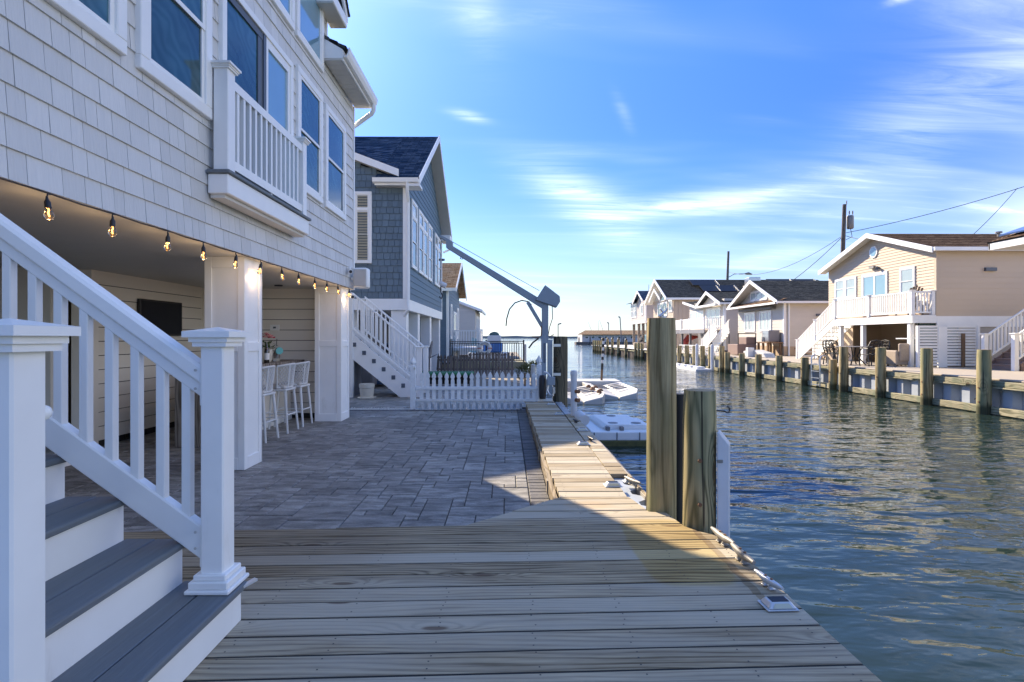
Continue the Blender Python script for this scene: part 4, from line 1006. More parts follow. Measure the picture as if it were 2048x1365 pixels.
MB().tube([(-1.345, DY, 2.34), (-1.35, DY, 2.20), (-1.31, DY, 2.12), (-1.335, DY, 2.05), (-1.375, DY, 2.10)], .014, 6).build('hook', 'black_metal', dv)
MB().tube([(-.93, DY, 2.93), (-.95, DY, 2.87), (-.91, DY, 2.86), (-.89, DY, 2.90)], .010, 6).build('lug', 'black_metal', dv)
MB().tube([(.50, DY, 1.93), (.42, DY, 2.0), (.30, DY, 2.02), (.16, DY, 1.97), (.05, DY, 1.84), (-.005, DY, 1.65), (-.02, DY, 1.50)], .013, 7).build('hose', 'wire_black', dv, smooth=True)
MB().tube([(.92, DY, 1.90), (.93, DY, 1.66), (.87, DY, 1.48), (.84, DY, 1.30), (.90, DY - .04, 1.24), (.95, DY, 1.33), (.86, DY, 1.27)], .009, 6).build('power_cable', 'wire_black', dv, smooth=True)
MB().tube([(.70, DY - .08, 1.50), (.69, DY - .08, 1.30), (.62, DY - .08, 1.26), (.50, DY - .08, 1.28)], .011, 6).build('loose_hose', 'rust', dv, smooth=True)
MB().tube([(.64, DY - .08, 1.25), (.52, DY - .08, 1.16), (.44, DY - .08, 1.05)], .018, 6).build('handle', 'wire_black', dv, smooth=True)
piling('crane_piling', 'dark brown piling clamped to the crane', 'piling', 1.10, 11.15, .152, -1.6, 1.285, 'piling_dark')
eb = thing('electric_box', 'grey junction box and conduit at the crane foot', 'junction box', (.78, 10.6, .2))
MB().box(.78, .93, 10.42, 10.55, .34, .50).build('box', 'galvanized', eb, bevel=.006)
MB().tube([(.72, 10.5, .60), (.80, 10.5, .56), (.84, 10.5, .50)], .02, 8).build('conduit', 'pvc', eb, smooth=True)
MB().tube([(.80, 10.47, .34), (.78, 10.46, .24), (.82, 10.45, .16), (.89, 10.46, .14), (.90, 10.47, .28)], .022, 8).build('conduit', 'alu', eb, smooth=True)
MB().box(.88, .93, 10.42, 10.50, .18, .31).build('outlet_cover', 'alu', eb, bevel=.004)
MB().lathe([(.06, 0), (.07, .06), (.07, .40), (.05, .46), (.001, .47)], (.70, 10.62, .06), 12).build('pump', 'black_metal', eb, smooth=True)

# ------------------------------------------------------------------ floating docks on this side
fw = thing('swim_platform', 'white floating platform with a raised block by the dock', 'floating dock', (2.0, 10.2, WZ))
MB().box(1.56, 2.85, 9.95, 11.7, WZ + .10, WZ + .26).build('hull', 'float_white', fw, bevel=.02, seg=2)
MB().box(1.55, 2.86, 9.94, 11.71, WZ - .10, WZ + .10).build('algae_band', 'algae', fw, bevel=.02)
MB().prism([(1.80, WZ + .261), (2.72, WZ + .261), (2.70, WZ + .30), (2.64, WZ + .345), (1.90, WZ + .35), (1.83, WZ + .30)], lambda u, z, w_: (u - w_ * .05, 10.25 + w_, z), 0, 1.35).build('raised_block', 'float_white', fw, bevel=.008)
for (x, y) in ((2.05, 10.45), (2.50, 10.45), (2.2, 11.4)): MB().lathe([(.10, 0), (.095, .006), (.07, .002)], (x, y, WZ + .349), 14).build('recess_ring', 'clutter_gray', fw)
for x in (1.86, 2.12): MB().box(x, x + .07, 10.08, 10.2, WZ + .261, WZ + .33).build('latch', 'clutter_gray', fw, bevel=.006)
for k in range(3): MB().box(1.6 + k * .42, 1.62 + k * .42, 9.944, 9.951, WZ + .11, WZ + .25).build('seam', 'clutter_gray', fw)
def jet_dock(x, y, label, mirror=1):
    t = thing('jet_ski_dock', label, 'floating dock', (x, y, WZ), 'jet ski floats on the canal')
    z0 = WZ - .05
    for sx in (-1, 1):
        P = [(sx * .015, 0), (sx * .60, .1), (sx * .74, .55), (sx * .74, 3.3), (sx * .015, 3.3)]
        mb = MB(); n = len(P)
        def zt(px, py): return z0 + .36 - .16 * (abs(px) < .1) * (1 - .2) - (.10 if py < .2 else 0)
        vs = [(x + px, y + py, z0) for px, py in P] + [(x + px, y + py, zt(px, py)) for px, py in P]
        mb.add(vs, [tuple(range(n))[::-1], tuple(range(n, 2 * n))] + [(i, (i + 1) % n, n + (i + 1) % n, n + i) for i in range(n)])
        mb.build('half_hull', 'float_gray', t, bevel=.03, seg=2)
    for k in range(4):
        for sx in (-1, 1): MB().bar((x + sx * .10, y + 1.1 + k * .45, z0 + .30), (x + sx * .5, y + 1.2 + k * .45, z0 + .345), .07, .03).build('bunk_roller', 'clutter_gray', t)
    return t
jet_dock(2.30, 16.2, 'left grey moulded jet ski float beyond the white platform')
jet_dock(3.62, 17.4, 'right grey moulded jet ski float with a marker pole behind')
for (x, y) in ((3.05, 16.6), (3.35, 16.8)):
    pass
t = thing('float_bridge', 'flat grey float joining the two jet ski floats', 'floating dock', (2.9, 20.5, WZ))
MB().box(1.6, 4.4, 20.75, 22.0, WZ - .05, WZ + .33).build('hull', 'float_gray', t, bevel=.02)
for k in range(6): MB().lathe([(.07, 0), (.09, .05), (.05, .10), (.001, .11)], (2.9 + .12 * math.sin(k * 2), 17 + k * .35, WZ + .26), 8).build('barnacled_cleat', 'rust', t)
t = thing('marker_pole', 'thin black and white marker pole standing in the canal', 'pole', (3.72, 21.0, WZ))
for k in range(16):
    z0 = WZ + k * .125
    MB().tube([(3.70 + k * .006, 21.2, z0), (3.706 + k * .006, 21.2, z0 + .125)], .045, 8).build('band', ('black_metal' if k % 2 or k < 8 else 'pvc') if k > 5 else 'brown_wood', t)

# ------------------------------------------------------------------ ground between the houses
gv = tag(MB().box(-9, .2, 10.78, 11.06, PZ - .05, PZ - .012).build('gravel_bed', 'gravel'), 'pale gravel strip behind the patio edge', 'gravel', kind='stuff')
mb = MB()
for k in range(700):
    x, y, s_ = rs.uniform(-4.6, -1.9), rs.uniform(10.78, 11.06), rs.uniform(.007, .016)
    mb.add([(x - s_, y, PZ - .013), (x, y - s_, PZ - .013), (x + s_, y, PZ - .013), (x, y + s_, PZ - .013), (x + s_ * .3, y, PZ - .013 + s_ * 1.3)], [(0, 1, 4), (1, 2, 4), (2, 3, 4), (3, 0, 4)])
tag(mb.build('gravel', 'gravel'), 'small white pebbles lining the fence foot', 'gravel', kind='stuff')
pn = thing('neighbour_patio', 'paved strip in front of the white side stairs', 'patio', (-3, 12, PZ), kind='structure')
MB().box(-9, 1.0, 11.06, 15.0, PZ - .06, PZ - .012).build('paver_bed', 'paver_bed', pn)
y = 11.08
while y < 15.0:
    x = -5.5 + rs.random() * .3; dy = rs.choice((.225, .3, .34))
    while x < .9:
        dx = rs.choice((.3, .45, .6)); mb = MB(); pav(mb, (x, min(x + dx, 1.0), y, min(y + dy, 15))); mb.build('paver', 'paver', pn); x += dx
    y += dy

# ------------------------------------------------------------------ white side stairs of the blue house
ss = thing('side_stairs', 'white side stairs climbing left beside the blue house', 'staircase', (-3, 12.9, PZ))
SY0, SY1 = 12.9, 13.95
xn, zn = -2.38, .10
for k in range(11):
    X_, Z_ = xn - k * .2325, PZ + .20 + k * .195
    if X_ < -4.7: break
    MB().box(X_ - .25, X_ + .02, SY0 + .03, SY1 - .03, Z_ - .03, Z_).build('tread', 'tread_gray', ss, bevel=.006)
    MB().box(X_ - .235, X_ - .01, SY0 + .05, SY1 - .05, Z_ - .195, Z_ - .031).build('riser', 'white_vinyl', ss)
    MB().box(X_ - .14, X_ - .05, SY0 - .012, SY0 + .0, Z_ + .03, Z_ + .13).build('step_light', 'jamb_dark', ss, bevel=.004)
a = .195 / .2325
for y in (SY0, SY1):
    x1, x2 = -2.22, -4.7
    poly = [(x1, PZ + .002), (x1, PZ + .28), (x2, PZ + .28 + (x1 - x2) * a), (x2, PZ - .05 + (x1 - x2) * a - .30)]
    poly += [(-2.55, PZ + .002)]
    MB().prism(poly, lambda u, z, w_: (u, y + w_, z), 0, .045).build('stringer', 'white_vinyl', ss)
    newel(ss, -2.10, y + .02, PZ + .001, 1.06, .115, base=False, cap=.7)
    newel(ss, -3.72, y + .02, .75, 2.28, .105, base=False, cap=.7)
    railing(ss, (-2.16, y + .02, PZ + .30), (-3.67, y + .02, PZ + .30 + 1.51 * a), h=.90, lift=.06, sp=.115, bw=.034, n=13)
MB().box(-3.80, -3.66, SY0 - .05, SY0 + .06, PZ, .9).build('support_post', 'white_vinyl', ss)
MB().box(-5.2, -3.72, SY0 + .3, SY1 - .1, PZ, 1.2).build('under_stair_wall', 'clutter_gray', ss)
t = thing('planter_tub', 'cream round planter tub under the side stairs', 'planter', (-3.35, 12.7, PZ))
MB().lathe([(.21, 0), (.22, .02), (.20, .03)], (-3.3, 12.75, PZ), 18).build('saucer', 'planter_cream', t, smooth=True)
MB().lathe([(.15, .031), (.17, .20), (.165, .24), (.18, .25), (.18, .33), (.165, .34), (.15, .30)], (-3.3, 12.75, PZ), 18).build('tub', 'planter_cream', t, smooth=True)

# ------------------------------------------------------------------ blue house
XB, YB, YE = -2.80, 15.1, 23.1
bl = thing('blue_house', 'dark blue shingled house on white stilts with slate roof', 'house', (-6, 19, PZ))
MB().box(-12, XB - .02, YB + .02, YE, 2.36, 5.62).build('wall', 'blue_course', bl)
MB().box(-12, XB + .03, YB - .03, YE + .02, 2.03, 2.35).build('base_band', 'white_vinyl', bl, bevel=.006)
MB().prism([(YB + .02, 5.621), (YE, 5.621), (19.1, 8.18)], lambda u, z, w_: (XB - .02 - w_, u, z), 0, 3).build('gable_wall', 'blue_course', bl)
# shingles on the side facing us, laid one by one
z = 2.36; Ty = TYn(YB); cnt = 0; rest = MB(); e = .182
while z < 7.2:
    x = XB - .06
    while x > -6.6:
        wd = rs.choice((.12, .14, .16, .18, .20))
        top = 5.88 + (-2.93 - x) * .376 - .12 if x < -3.4 else 5.55
        if z + e * .9 < top:
            wn = -4.28 < x - wd / 2 < -3.76 and 3.3 < z < 5.15
            if not wn:
                h_ = e + .01
                g_ = .005; x0, x1 = x - wd + g_, x - g_
                pts = [Ty(x0, z, 0), Ty(x1, z, 0), Ty(x1, z, .026), Ty(x0, z, .026), Ty(x0, z + h_, 0), Ty(x1, z + h_, 0), Ty(x1, z + h_, .002), Ty(x0, z + h_, .002)]
                if x > -4.4 and cnt < 300: MB().add(pts, BF).build('shingle', 'blue_shingle', bl); cnt += 1
                else: rest.add(pts, BF)
        x -= wd
    z += e
tag(rest.build('further_shingles', 'blue_shingle', bl), kind='stuff')
# lapped courses on the front
k = 0; z = 2.36
while z < 8.1:
    if z < 5.6: a0, a1 = YB + .03, YE - .02
    else:
        f = (z - 5.62) / 2.56; a0, a1 = YB + .02 + f * 4, YE - f * 4
    if a1 - a0 > .2:
        MB().add([(XB - .01, a0, z), (XB - .01, a1, z), (XB + .018, a1, z), (XB + .018, a0, z), (XB - .01, a0, z + .195), (XB - .01, a1, z + .195), (XB + .003, a1, z + .195), (XB + .003, a0, z + .195)], BF).build('siding_course', 'blue_course', bl)
    z += .182
MB().box(XB - .10, XB + .035, YB - .035, YB + .09, 2.352, 5.50).build('corner_board', 'white_vinyl', bl, bevel=.004)
MB().box(XB - .05, XB + .03, YE - .09, YE + .02, 2.352, 5.50).build('corner_board', 'white_vinyl', bl)
window(bl, TYn(YB - .005), -4.28, -3.76, 3.33, 5.33, 'screen', 'transom', .085, .06, blind='blind')
TB = TX(XB + .012)
for (u0, u1) in ((15.67, 16.6), (16.9, 17.82), (17.88, 18.8), (19.0, 19.9), (20.7, 21.6), (21.65, 22.6)):
    window(bl, TB, u0, u1, 3.3, 5.3, 'glass_blue', 'transom', .08, .05)
# roof
roof_plane(bl, (XB + .42, YB - .32, 5.62), (-3.62, YB - .32, 5.62), (-3.62, 19.1, 8.36), (XB + .42, 19.1, 8.36), 'roof_slate')
roof_plane(bl, (-3.62, 15.6, 6.15), (-7.7, 18.06, 7.70), (-7.7, 19.1, 8.36), (-3.62, 19.1, 8.36), 'roof_slate')
roof_plane(bl, (-7.7, 18.06, 7.70), (-12, 15.6, 6.15), (-12, 19.1, 8.36), (-7.7, 19.1, 8.36), 'roof_slate')
roof_plane(bl, (XB + .42, YE + .32, 5.62), (-12, YE + .32, 5.62), (-12, 19.1, 8.36), (XB + .42, 19.1, 8.36), 'roof_slate')
# cross gable on the side: rake, roof slope behind it
roof_plane(bl, (-3.05, YB - .22, 5.93), (-3.05, YB + .35, 5.93), (-7.7, 18.6, 7.70), (-7.7, YB - .22, 7.70), 'roof_slate')
roof_plane(bl, (-12.3, YB - .22, 5.93), (-12.3, 17, 5.93), (-7.7, 18.6, 7.70), (-7.7, YB - .22, 7.70), 'roof_slate')
MB().bar((-2.98, YB - .22, 5.80), (-7.7, YB - .22, 7.58), .03, .20, vert=True).build('rake_board', 'white_vinyl', bl)
MB().bar((-2.98, YB - .10, 5.72), (-7.7, YB - .10, 7.50), .22, .02, vert=True).build('soffit', 'soffit', bl)
MB().prism([(-2.86, 5.621), (-7.7, 7.44), (-12, 5.621)], lambda u, z, w_: (u, YB + .02 + w_, z), 0, .1).build('cross_gable_wall', 'blue_shingle', bl)
# eave box and gutter towards us
MB().box(-3.62, XB + .38, YB - .30, YB - .02, 5.44, 5.46).build('soffit', 'soffit', bl)
MB().box(-3.62, XB + .40, YB - .315, YB - .30, 5.43, 5.60).build('fascia', 'white_vinyl', bl)
MB().prism([(0, 0), (.09, .02), (.115, .13), (.10, .13), (.08, .035), (0, .02)], lambda u, z, w_: (-3.66 + w_, YB - .317 - u, 5.48 + z), 0, 1.25).build('gutter', 'white_vinyl', bl)
MB().tube([(-2.72, YB - .36, 5.5), (-2.72, YB - .34, 5.30), (-2.74, YB - .08, 5.02), (-2.74, YB - .08, 2.45), (-2.74, YB - .12, 2.2), (-2.72, YB - .14, 2.05), (-2.90, YB + .1, 1.85), (-2.98, YB + .1, 1.7), (-2.98, YB + .1, PZ)], .045, 8).build('downspout', 'white_vinyl', bl, smooth=True)
# front rakes with deep soffit, far eave return
for (ya, yb, za, zb) in ((YB - .33, 19.1, 5.56, 8.30), (YE + .33, 19.1, 5.56, 8.30)):
    MB().bar((XB + .41, ya, za), (XB + .41, yb, zb), .03, .22, vert=True).build('rake_board', 'white_vinyl', bl)
    MB().bar((XB + .20, ya, za - .10), (XB + .20, yb, zb - .10), .38, .02, vert=True).build('soffit', 'soffit', bl)
MB().box(XB + .03, XB + .42, YE - .5, YE + .36, 5.32, 5.56).build('cornice_return', 'white_vinyl', bl, bevel=.006)
MB().box(XB + .03, XB + .42, YB - .36, YB + .12, 5.40, 5.47).build('cornice_return', 'white_vinyl', bl)
MB().tube([(XB + .42, YE + .4, 5.3), (XB + .3, YE + .45, 5.1), (XB + .05, YE + .3, 4.95)], .045, 8).build('downspout', 'white_vinyl', bl)
MB().tube([(XB + .03, YE - .25, 4.55), (XB + .16, YE - .3, 4.55)], .05, 8).build('flood_light', 'jamb_dark', bl)
# stilts and the dim space below
for (x0, x1, y0, y1) in ((-3.25, -2.82, YB + .05, YB + .4), (-3.2, -2.85, 17.3, 17.7), (-3.2, -2.85, 20.0, 20.4), (-3.2, -2.85, 22.7, 23.05), (-4.6, -4.3, YB + .1, YB + .5)):
    MB().box(x0, x1, y0, y1, PZ, 2.03).build('stilt', 'white_vinyl', bl, bevel=.006)
MB().box(-12, -4.9, YB + 1.4, YE, PZ, 2.03).build('under_wall', 'clutter_gray', bl)
MB().box(-9, -4.0, YE - .2, YE - .1, PZ, 2.03).build('under_wall', 'clutter_gray', bl)
for (nm, lb, cat, x, y, z, mm, dims) in (('kayak', 'dark kayak stored under the blue house', 'kayak', -3.7, 19.0, .9, 'dark_void', (.6, 3.0, .35)), ('storage_bin', 'blue storage bin under the blue house', 'bin', -3.9, 16.6, PZ + .25, 'clutter_blue', (.7, .6, .5)),
                                 ('storage_bin', 'grey storage bin behind the side stairs', 'bin', -4.2, 16.0, PZ + .3, 'clutter_gray', (.6, .6, .6)), ('red_cooler', 'red cooler under the blue house', 'cooler', -3.6, 18.2, PZ + .2, 'clutter_red', (.5, .5, .4))):
    t = thing(nm, lb, cat, (x, y, z))
    MB().box(x - dims[0] / 2, x + dims[0] / 2, y - dims[1] / 2, y + dims[1] / 2, z - dims[2] / 2 + .001, z + dims[2] / 2).build('body', mm, t, bevel=.06, seg=2)
    MB().box(x - dims[0] / 2 - .02, x + dims[0] / 2 + .02, y - dims[1] / 2 - .02, y + dims[1] / 2 + .02, z + dims[2] / 2 - .03, z + dims[2] / 2 + .02).build('rim', 'jamb_dark', t, bevel=.01)
t = thing('patio_sling_chair', 'folded dark sling chair leaning under the blue house', 'chair', (-2.9, 20, PZ))
MB().tube([(-2.72, 18.9, PZ), (-2.70, 18.9, .9), (-2.62, 18.9, 1.15)], .02, 6).tube([(-2.45, 18.9, PZ + .3), (-2.40, 18.9, .7), (-2.72, 18.9, .55)], .02, 6).build('frame', 'black_metal', t)
MB().bar((-2.70, 18.9, .55), (-2.62, 18.9, 1.1), .45, .02).build('sling', 'clutter_gray', t)
# green topped bench and weathered picket fence
t = thing('green_bench', 'low bench topped with green matting behind the white pickets', 'bench', (-2.0, 16, PZ))
MB().box(-2.75, -1.02, 15.9, 16.8, .15, .22).build('mat_top', 'turf_green', t, bevel=.02)
for (x, y) in ((-2.7, 15.95), (-1.12, 15.95), (-2.7, 16.7), (-1.12, 16.7)): MB().box(x, x + .08, y, y + .08, PZ, .15).build('leg', 'black_metal', t)
MB().box(-2.7, -1.05, 16.6, 16.65, PZ, .15).build('back_panel', 'dark_void', t)
gf = thing('gray_picket_fence', 'weathered grey-brown picket fence beyond the white one', 'fence', (-1.2, 19, PZ))
pm = mesh('picket', picket(.085, 0, .86), 'gray_picket')
for k in range(24):
    x = -2.42 + k * .1125
    inst('picket', pm, gf, (x, 19.0, PZ + rs.uniform(-.02, .02) + (.05 if k > 9 else -.04)), (0, rs.uniform(-.02, .02), 0))
for z in (.12, .45): MB().box(-2.45, .25, 19.02, 19.06, z, z + .07).build('rail', 'gray_picket', gf)
# black metal railing with life ring
br = thing('black_railing', 'black metal railing around the raised deck by the bay', 'railing', (-1.2, 26, .1))
RY = 26.0
for (x0, x1, y) in ((-2.75, .80, RY), (-.9, .62, RY + 2.2)):
    for z in (1.06, .98, .14): MB().box(x0, x1, y - .02, y + .02, z, z + .035).build('rail', 'black_metal', br)
    k = x0
    while k < x1: cube('baluster', 'black_metal', br, (k, y, .57), (.022, .022, .86)); k += .115
for x in (-3.2, -2.75, -1.0, .80): MB().box(x - .035, x + .035, RY - .036, RY + .036, .0, 1.16).build('post', 'black_metal', br)
for k in range(9): cube('baluster', 'black_metal', br, (-3.2 + k * .055, RY - .35 + k * .03, .5), (.05, .03, 1.0))
lr = thing('life_ring', 'white life ring hung on the black railing', 'life ring', (-1.07, RY - .06, .8))
n = 28; vs, fs = [], []
for i in range(n):
    a = 2 * math.pi * i / n
    for j in range(8):
        b_ = 2 * math.pi * j / 8; rad = .245 + .095 * math.cos(b_)
        vs.append((-1.07 + rad * math.cos(a), RY - .09 + .05 * math.sin(b_), .76 + rad * math.sin(a)))
for i in range(n):
    for j in range(8): fs.append((i * 8 + j, i * 8 + (j + 1) % 8, ((i + 1) % n) * 8 + (j + 1) % 8, ((i + 1) % n) * 8 + j))
MB().add(vs, fs).build('ring', 'ring_white', lr, smooth=True)
for sx in (-1, 1): MB().box(-1.07 + sx * .25 - .10, -1.07 + sx * .25 + .10, RY - .146, RY - .036, .74, .78).build('red_band', 'clutter_red', lr)
for (txt, up) in (('WELCOME', 1), ('ABOARD', -1)):
    for k, ch in enumerate(txt):
        an = math.pi / 2 * up + (-.26 * up) * (k - (len(txt) - 1) / 2)
        cu_ = bpy.data.curves.new('letter', 'FONT'); cu_.body = ch; cu_.size = .11; cu_.align_x = 'CENTER'; cu_.align_y = 'CENTER'; cu_.materials.append(MT['black_metal'])
        tmp = bpy.data.objects.new('tmp', cu_); C.objects.link(tmp); bpy.context.view_layer.update()
        me = bpy.data.meshes.new_from_object(tmp.evaluated_get(bpy.context.evaluated_depsgraph_get())); bpy.data.objects.remove(tmp); bpy.data.curves.remove(cu_)
        inst('letter', me, lr, (-1.07 + .245 * math.cos(an), RY - .143, .76 + .245 * math.sin(an)), (R(90), 0, 0))
MB().box(-3.3, .9, RY - .05, RY + 3.0, PZ - .1, .10).build('raised_deck', 'waler_wood', br)
# posts, shrubs and oddments by the water
for (x, y, z1, lb) in ((.98, 30, .92, 'pale slim post standing in the water behind the white fence'), (.66, 13.6, .60, 'short pale post beside the white fence end')):
    t = thing('mooring_post', lb, 'post', (x, y, WZ)); MB().lathe([(.10 if y > 20 else .06, -1.2), (.095 if y > 20 else .06, z1 - .02), (.02, z1)], (x, y, 0), 12).build('shaft', 'float_gray', t, smooth=True)
for (x, y, r_, lb) in ((.55, 16.5, .30, 'nearer olive clump of marsh shrub by the crane'), (.85, 18.5, .34, 'farther olive clump of marsh shrub by the crane')):
    t = thing('shrub', lb, 'shrub', (x, y, PZ))
    mb = MB()
    for k in range(380):
        d = Vector((rs.gauss(0, 1), rs.gauss(0, 1), rs.gauss(.2, 1))).normalized(); p = Vector((x, y, PZ + .35)) + Vector((d.x * r_, d.y * r_, d.z * r_ * .8)) * rs.uniform(.5, 1)
        s1 = d.cross(Vector((rs.random(), rs.random(), 1))).normalized() * .022
        mb.add([p - s1, p + s1, p + d * .075 + Vector((0, 0, .03))], [(0, 1, 2)])
    mb.build('foliage', 'shrub', t)
    MB().tube([(x, y, PZ - .05), (x, y, PZ + .35)], .03, 6).build('stem', 'brown_wood', t)
# further houses on this bank
h3 = thing('blue_gray_cottage', 'small blue-grey gabled cottage beyond the dark blue house', 'house', (-6, 27, PZ))
X3, a0, a1 = -2.75, 25.2, 31.0
MB().box(-12, X3 - .02, a0 + .02, a1, .10, 3.6).build('wall', 'bluegray_course', h3)
siding(h3, TX(X3), a0, a1, .1, 3.6, 'bluegray_course', .17)
siding(h3, TYn(a0), -12, X3 - .03, .1, 3.6, 'bluegray_course', .17)
siding(h3, TX(X3), a0, a1, 3.6, 5.0, 'bluegray_course', .17, top=lambda z: (a0 + (z - 3.6) / 1.45 * 2.9, a1 - (z - 3.6) / 1.45 * 2.9), name='gable_siding')
MB().box(X3 - .08, X3 + .03, a0 - .03, a0 + .09, .1, 3.6).build('corner_board', 'white_vinyl', h3)
roof_plane(h3, (X3 + .4, a0 - .3, 3.55), (-12, a0 - .3, 3.55), (-12, 28.1, 5.15), (X3 + .4, 28.1, 5.15), 'roof_tan')
roof_plane(h3, (X3 + .4, a1 + .3, 3.55), (-12, a1 + .3, 3.55), (-12, 28.1, 5.15), (X3 + .4, 28.1, 5.15), 'roof_tan')
for ya in (a0 - .32, a1 + .32): MB().bar((X3 + .41, ya, 3.48), (X3 + .41, 28.1, 5.10), .04, .2, vert=True).build('rake_board', 'white_vinyl', h3)
MB().box(-12, X3 + .4, a0 - .34, a0 - .3, 3.42, 3.56).build('gutter', 'white_vinyl', h3)
for (u0, u1, z0, z1) in ((26.0, 26.7, 1.2, 2.9), (27.4, 29.0, .3, 2.6), (29.4, 30.3, 1.2, 2.9)): window(h3, TX(X3 + .01), u0, u1, z0, z1, 'glass_blue', 'cols2', .09, .05)
MB().box(-2.7, -1.35, 27.0, 31, .62, .76).build('porch_floor', 'white_vinyl', h3)
for (x, y) in ((-1.45, 27.1), (-1.45, 30.8)): MB().box(x - .07, x + .07, y - .07, y + .07, PZ, 1.75).build('porch_post', 'white_vinyl', h3)
railing(h3, (-2.7, 27.06, .76), (-1.5, 27.06, .76), h=.85, sp=.13, bw=.04, rw=.05)
railing(h3, (-1.42, 27.1, .76), (-1.42, 30.8, .76), h=.85, sp=.13, bw=.04, rw=.05)
h4 = thing('white_cottage', 'white cottage at the end of the near bank', 'house', (-5, 42, PZ))
X4, c0, c1 = -2.35, 40.0, 47.0
MB().box(-9, X4 - .02, c0 + .02, c1, 0, 3.4).build('wall', 'white_siding', h4)
siding(h4, TYn(c0), -9, X4, 0, 3.4, 'white_siding', .16); siding(h4, TX(X4), c0, c1, 0, 3.4, 'white_siding', .16)
roof_plane(h4, (X4 + .4, c0 - .2, 3.35), (X4 + .4, c1 + .3, 3.35), (-5.7, c1 + .3, 4.75), (-5.7, c0 - .2, 4.75), 'roof_dark')
roof_plane(h4, (-9.4, c0 - .2, 3.35), (-9.4, c1 + .3, 3.35), (-5.7, c1 + .3, 4.75), (-5.7, c0 - .2, 4.75), 'roof_dark')
MB().prism([(X4, 3.4), (-5.7, 4.7), (-9, 3.4)], lambda u, z, w_: (u, c0 + w_, z), 0, .1).build('gable_wall', 'white_siding', h4)
MB().bar((X4 + .42, c0 - .22, 3.28), (-5.7, c0 - .22, 4.70), .04, .2, vert=True).build('rake_board', 'white_vinyl', h4)
MB().box(X4 + .38, X4 + .5, c0 - .2, c1 + .3, 3.2, 3.36).build('gutter', 'white_vinyl', h4)
for (u0, u1) in ((41, 42.3), (43, 44.6), (45.2, 46.4)): window(h4, TX(X4 + .012), u0, u1, 1.0, 2.9, 'glass_pale', 'cols2', .1, .05)
t = thing('moored_boat', 'white boat with blue cover moored past the black railing', 'boat', (-1, 33, WZ))
hp = [(0, -.5), (.85, -.2), (.95, .6), (0, .6)]
mb = MB()
mb.add([(-2.2, 33, -.7), (-.4, 33, -.7), (.2, 34, .35), (-2.4, 33, .35), (-2.2, 35.2, -.7), (-.4, 35.2, -.7), (.2, 34.2, .35), (-2.4, 35.2, .35)], BF); mb.build('hull', 'float_white', t, bevel=.06, seg=2)
MB().box(-1.7, -.3, 33.2, 35.0, .355, .95).build('blue_cover', 'boat_blue', t, bevel=.10, seg=2)
MB().prism([(-2.3, .36), (-1.75, .36), (-1.72, 1.15), (-2.2, 1.30)], lambda u, z, w_: (u, 33.4 + w_, z), 0, 1.4).build('windscreen', 'glass_sky', t)
t = thing('covered_boat', 'teal tarp covered boat on the far end of the bank', 'boat', (-.8, 44, PZ))
MB().box(-1.6, -.5, 44, 46, PZ, 1.45).build('trailer_shed', 'float_white', t, bevel=.03)
MB().prism([(-1.5, 1.455), (-.6, 1.455), (-.75, 1.70), (-1.05, 1.78), (-1.4, 1.65)], lambda u, z, w_: (u, 44.2 + w_, z), 0, 1.5).build('tarp', 'tarp_teal', t, bevel=.08, seg=2)

# ------------------------------------------------------------------ far dock: bulkhead, walers, pilings
XR = 12.72
fd = thing('far_dock', 'composite dock surface along the opposite bank', 'dock', (14, 30, RZ), kind='structure')
MB().box(12.78, 22, 9, 31.3, RZ - .05, RZ).build('dock_surface', 'dock_comp', fd, bevel=.01)
MB().box(12.78, 22, 31.35, 47.2, RZ - .09, RZ - .04).build('dock_surface', 'dock_comp', fd)
MB().box(12.5, 22, 47.2, 80, RZ - .05, RZ + .0).build('dock_surface', 'marina_white', fd)
fb = thing('far_bulkhead', 'grey corrugated vinyl bulkhead of the opposite bank', 'bulkhead', (12.8, 25, WZ))
prof = [(0, 0), (.10, .16), (.36, .16), (.46, 0), (.62, 0), (.62, -.05), (0, -.05)]
sp_me = mesh('sheet_panel', MB().prism(prof, lambda u, w_, z: (-w_ * -1.0 * -1.0, u, z), -2.0, RZ - .12), 'sheet_gray')
y = 9.0
while y < 47: inst('sheet_panel', sp_me, fb, (XR + .16, y, 0)); y += .625
PY = [14.05, 15.98, 17.95, 19.93, 20.62, 22.6, 24.7, 26.7, 28.6, 30.5, 31.3, 33.0, 34.4, 35.8, 37.4, 39.0, 41, 43.2, 45.3, 47.4]
PT = [1.26 - 24 * .01299, .95, .94, .93, .42, .44, .44, .44, .44, .44, .78, .74, .74, .74, .74, .70, .7, .7, .7, .7]
for k in range(-1, len(PY) - 1):
    y0 = PY[k] if k >= 0 else 12.0; y1 = PY[k + 1]
    MB().box(12.62, 12.76, y0, y1 - .003, RZ - .20, RZ - .055).build('upper_waler', 'waler_wood', fb, bevel=.008)
    MB().box(12.60, 12.66, y0 + (y1 - y0) * .35, y1 - .003, RZ - .235, RZ - .205).build('ledge', 'waler_wood', fb)
    MB().box(12.56, 12.70, y0, y1 - .003, WZ + .02, WZ + .21).build('lower_waler', 'waler_wood', fb, bevel=.01)
    if k < 9: MB().bar((12.70, y0 + .2, -.15), (12.74, y0 + .55, -.42), .02, .02).build('tie_rod', 'black_metal', fb)
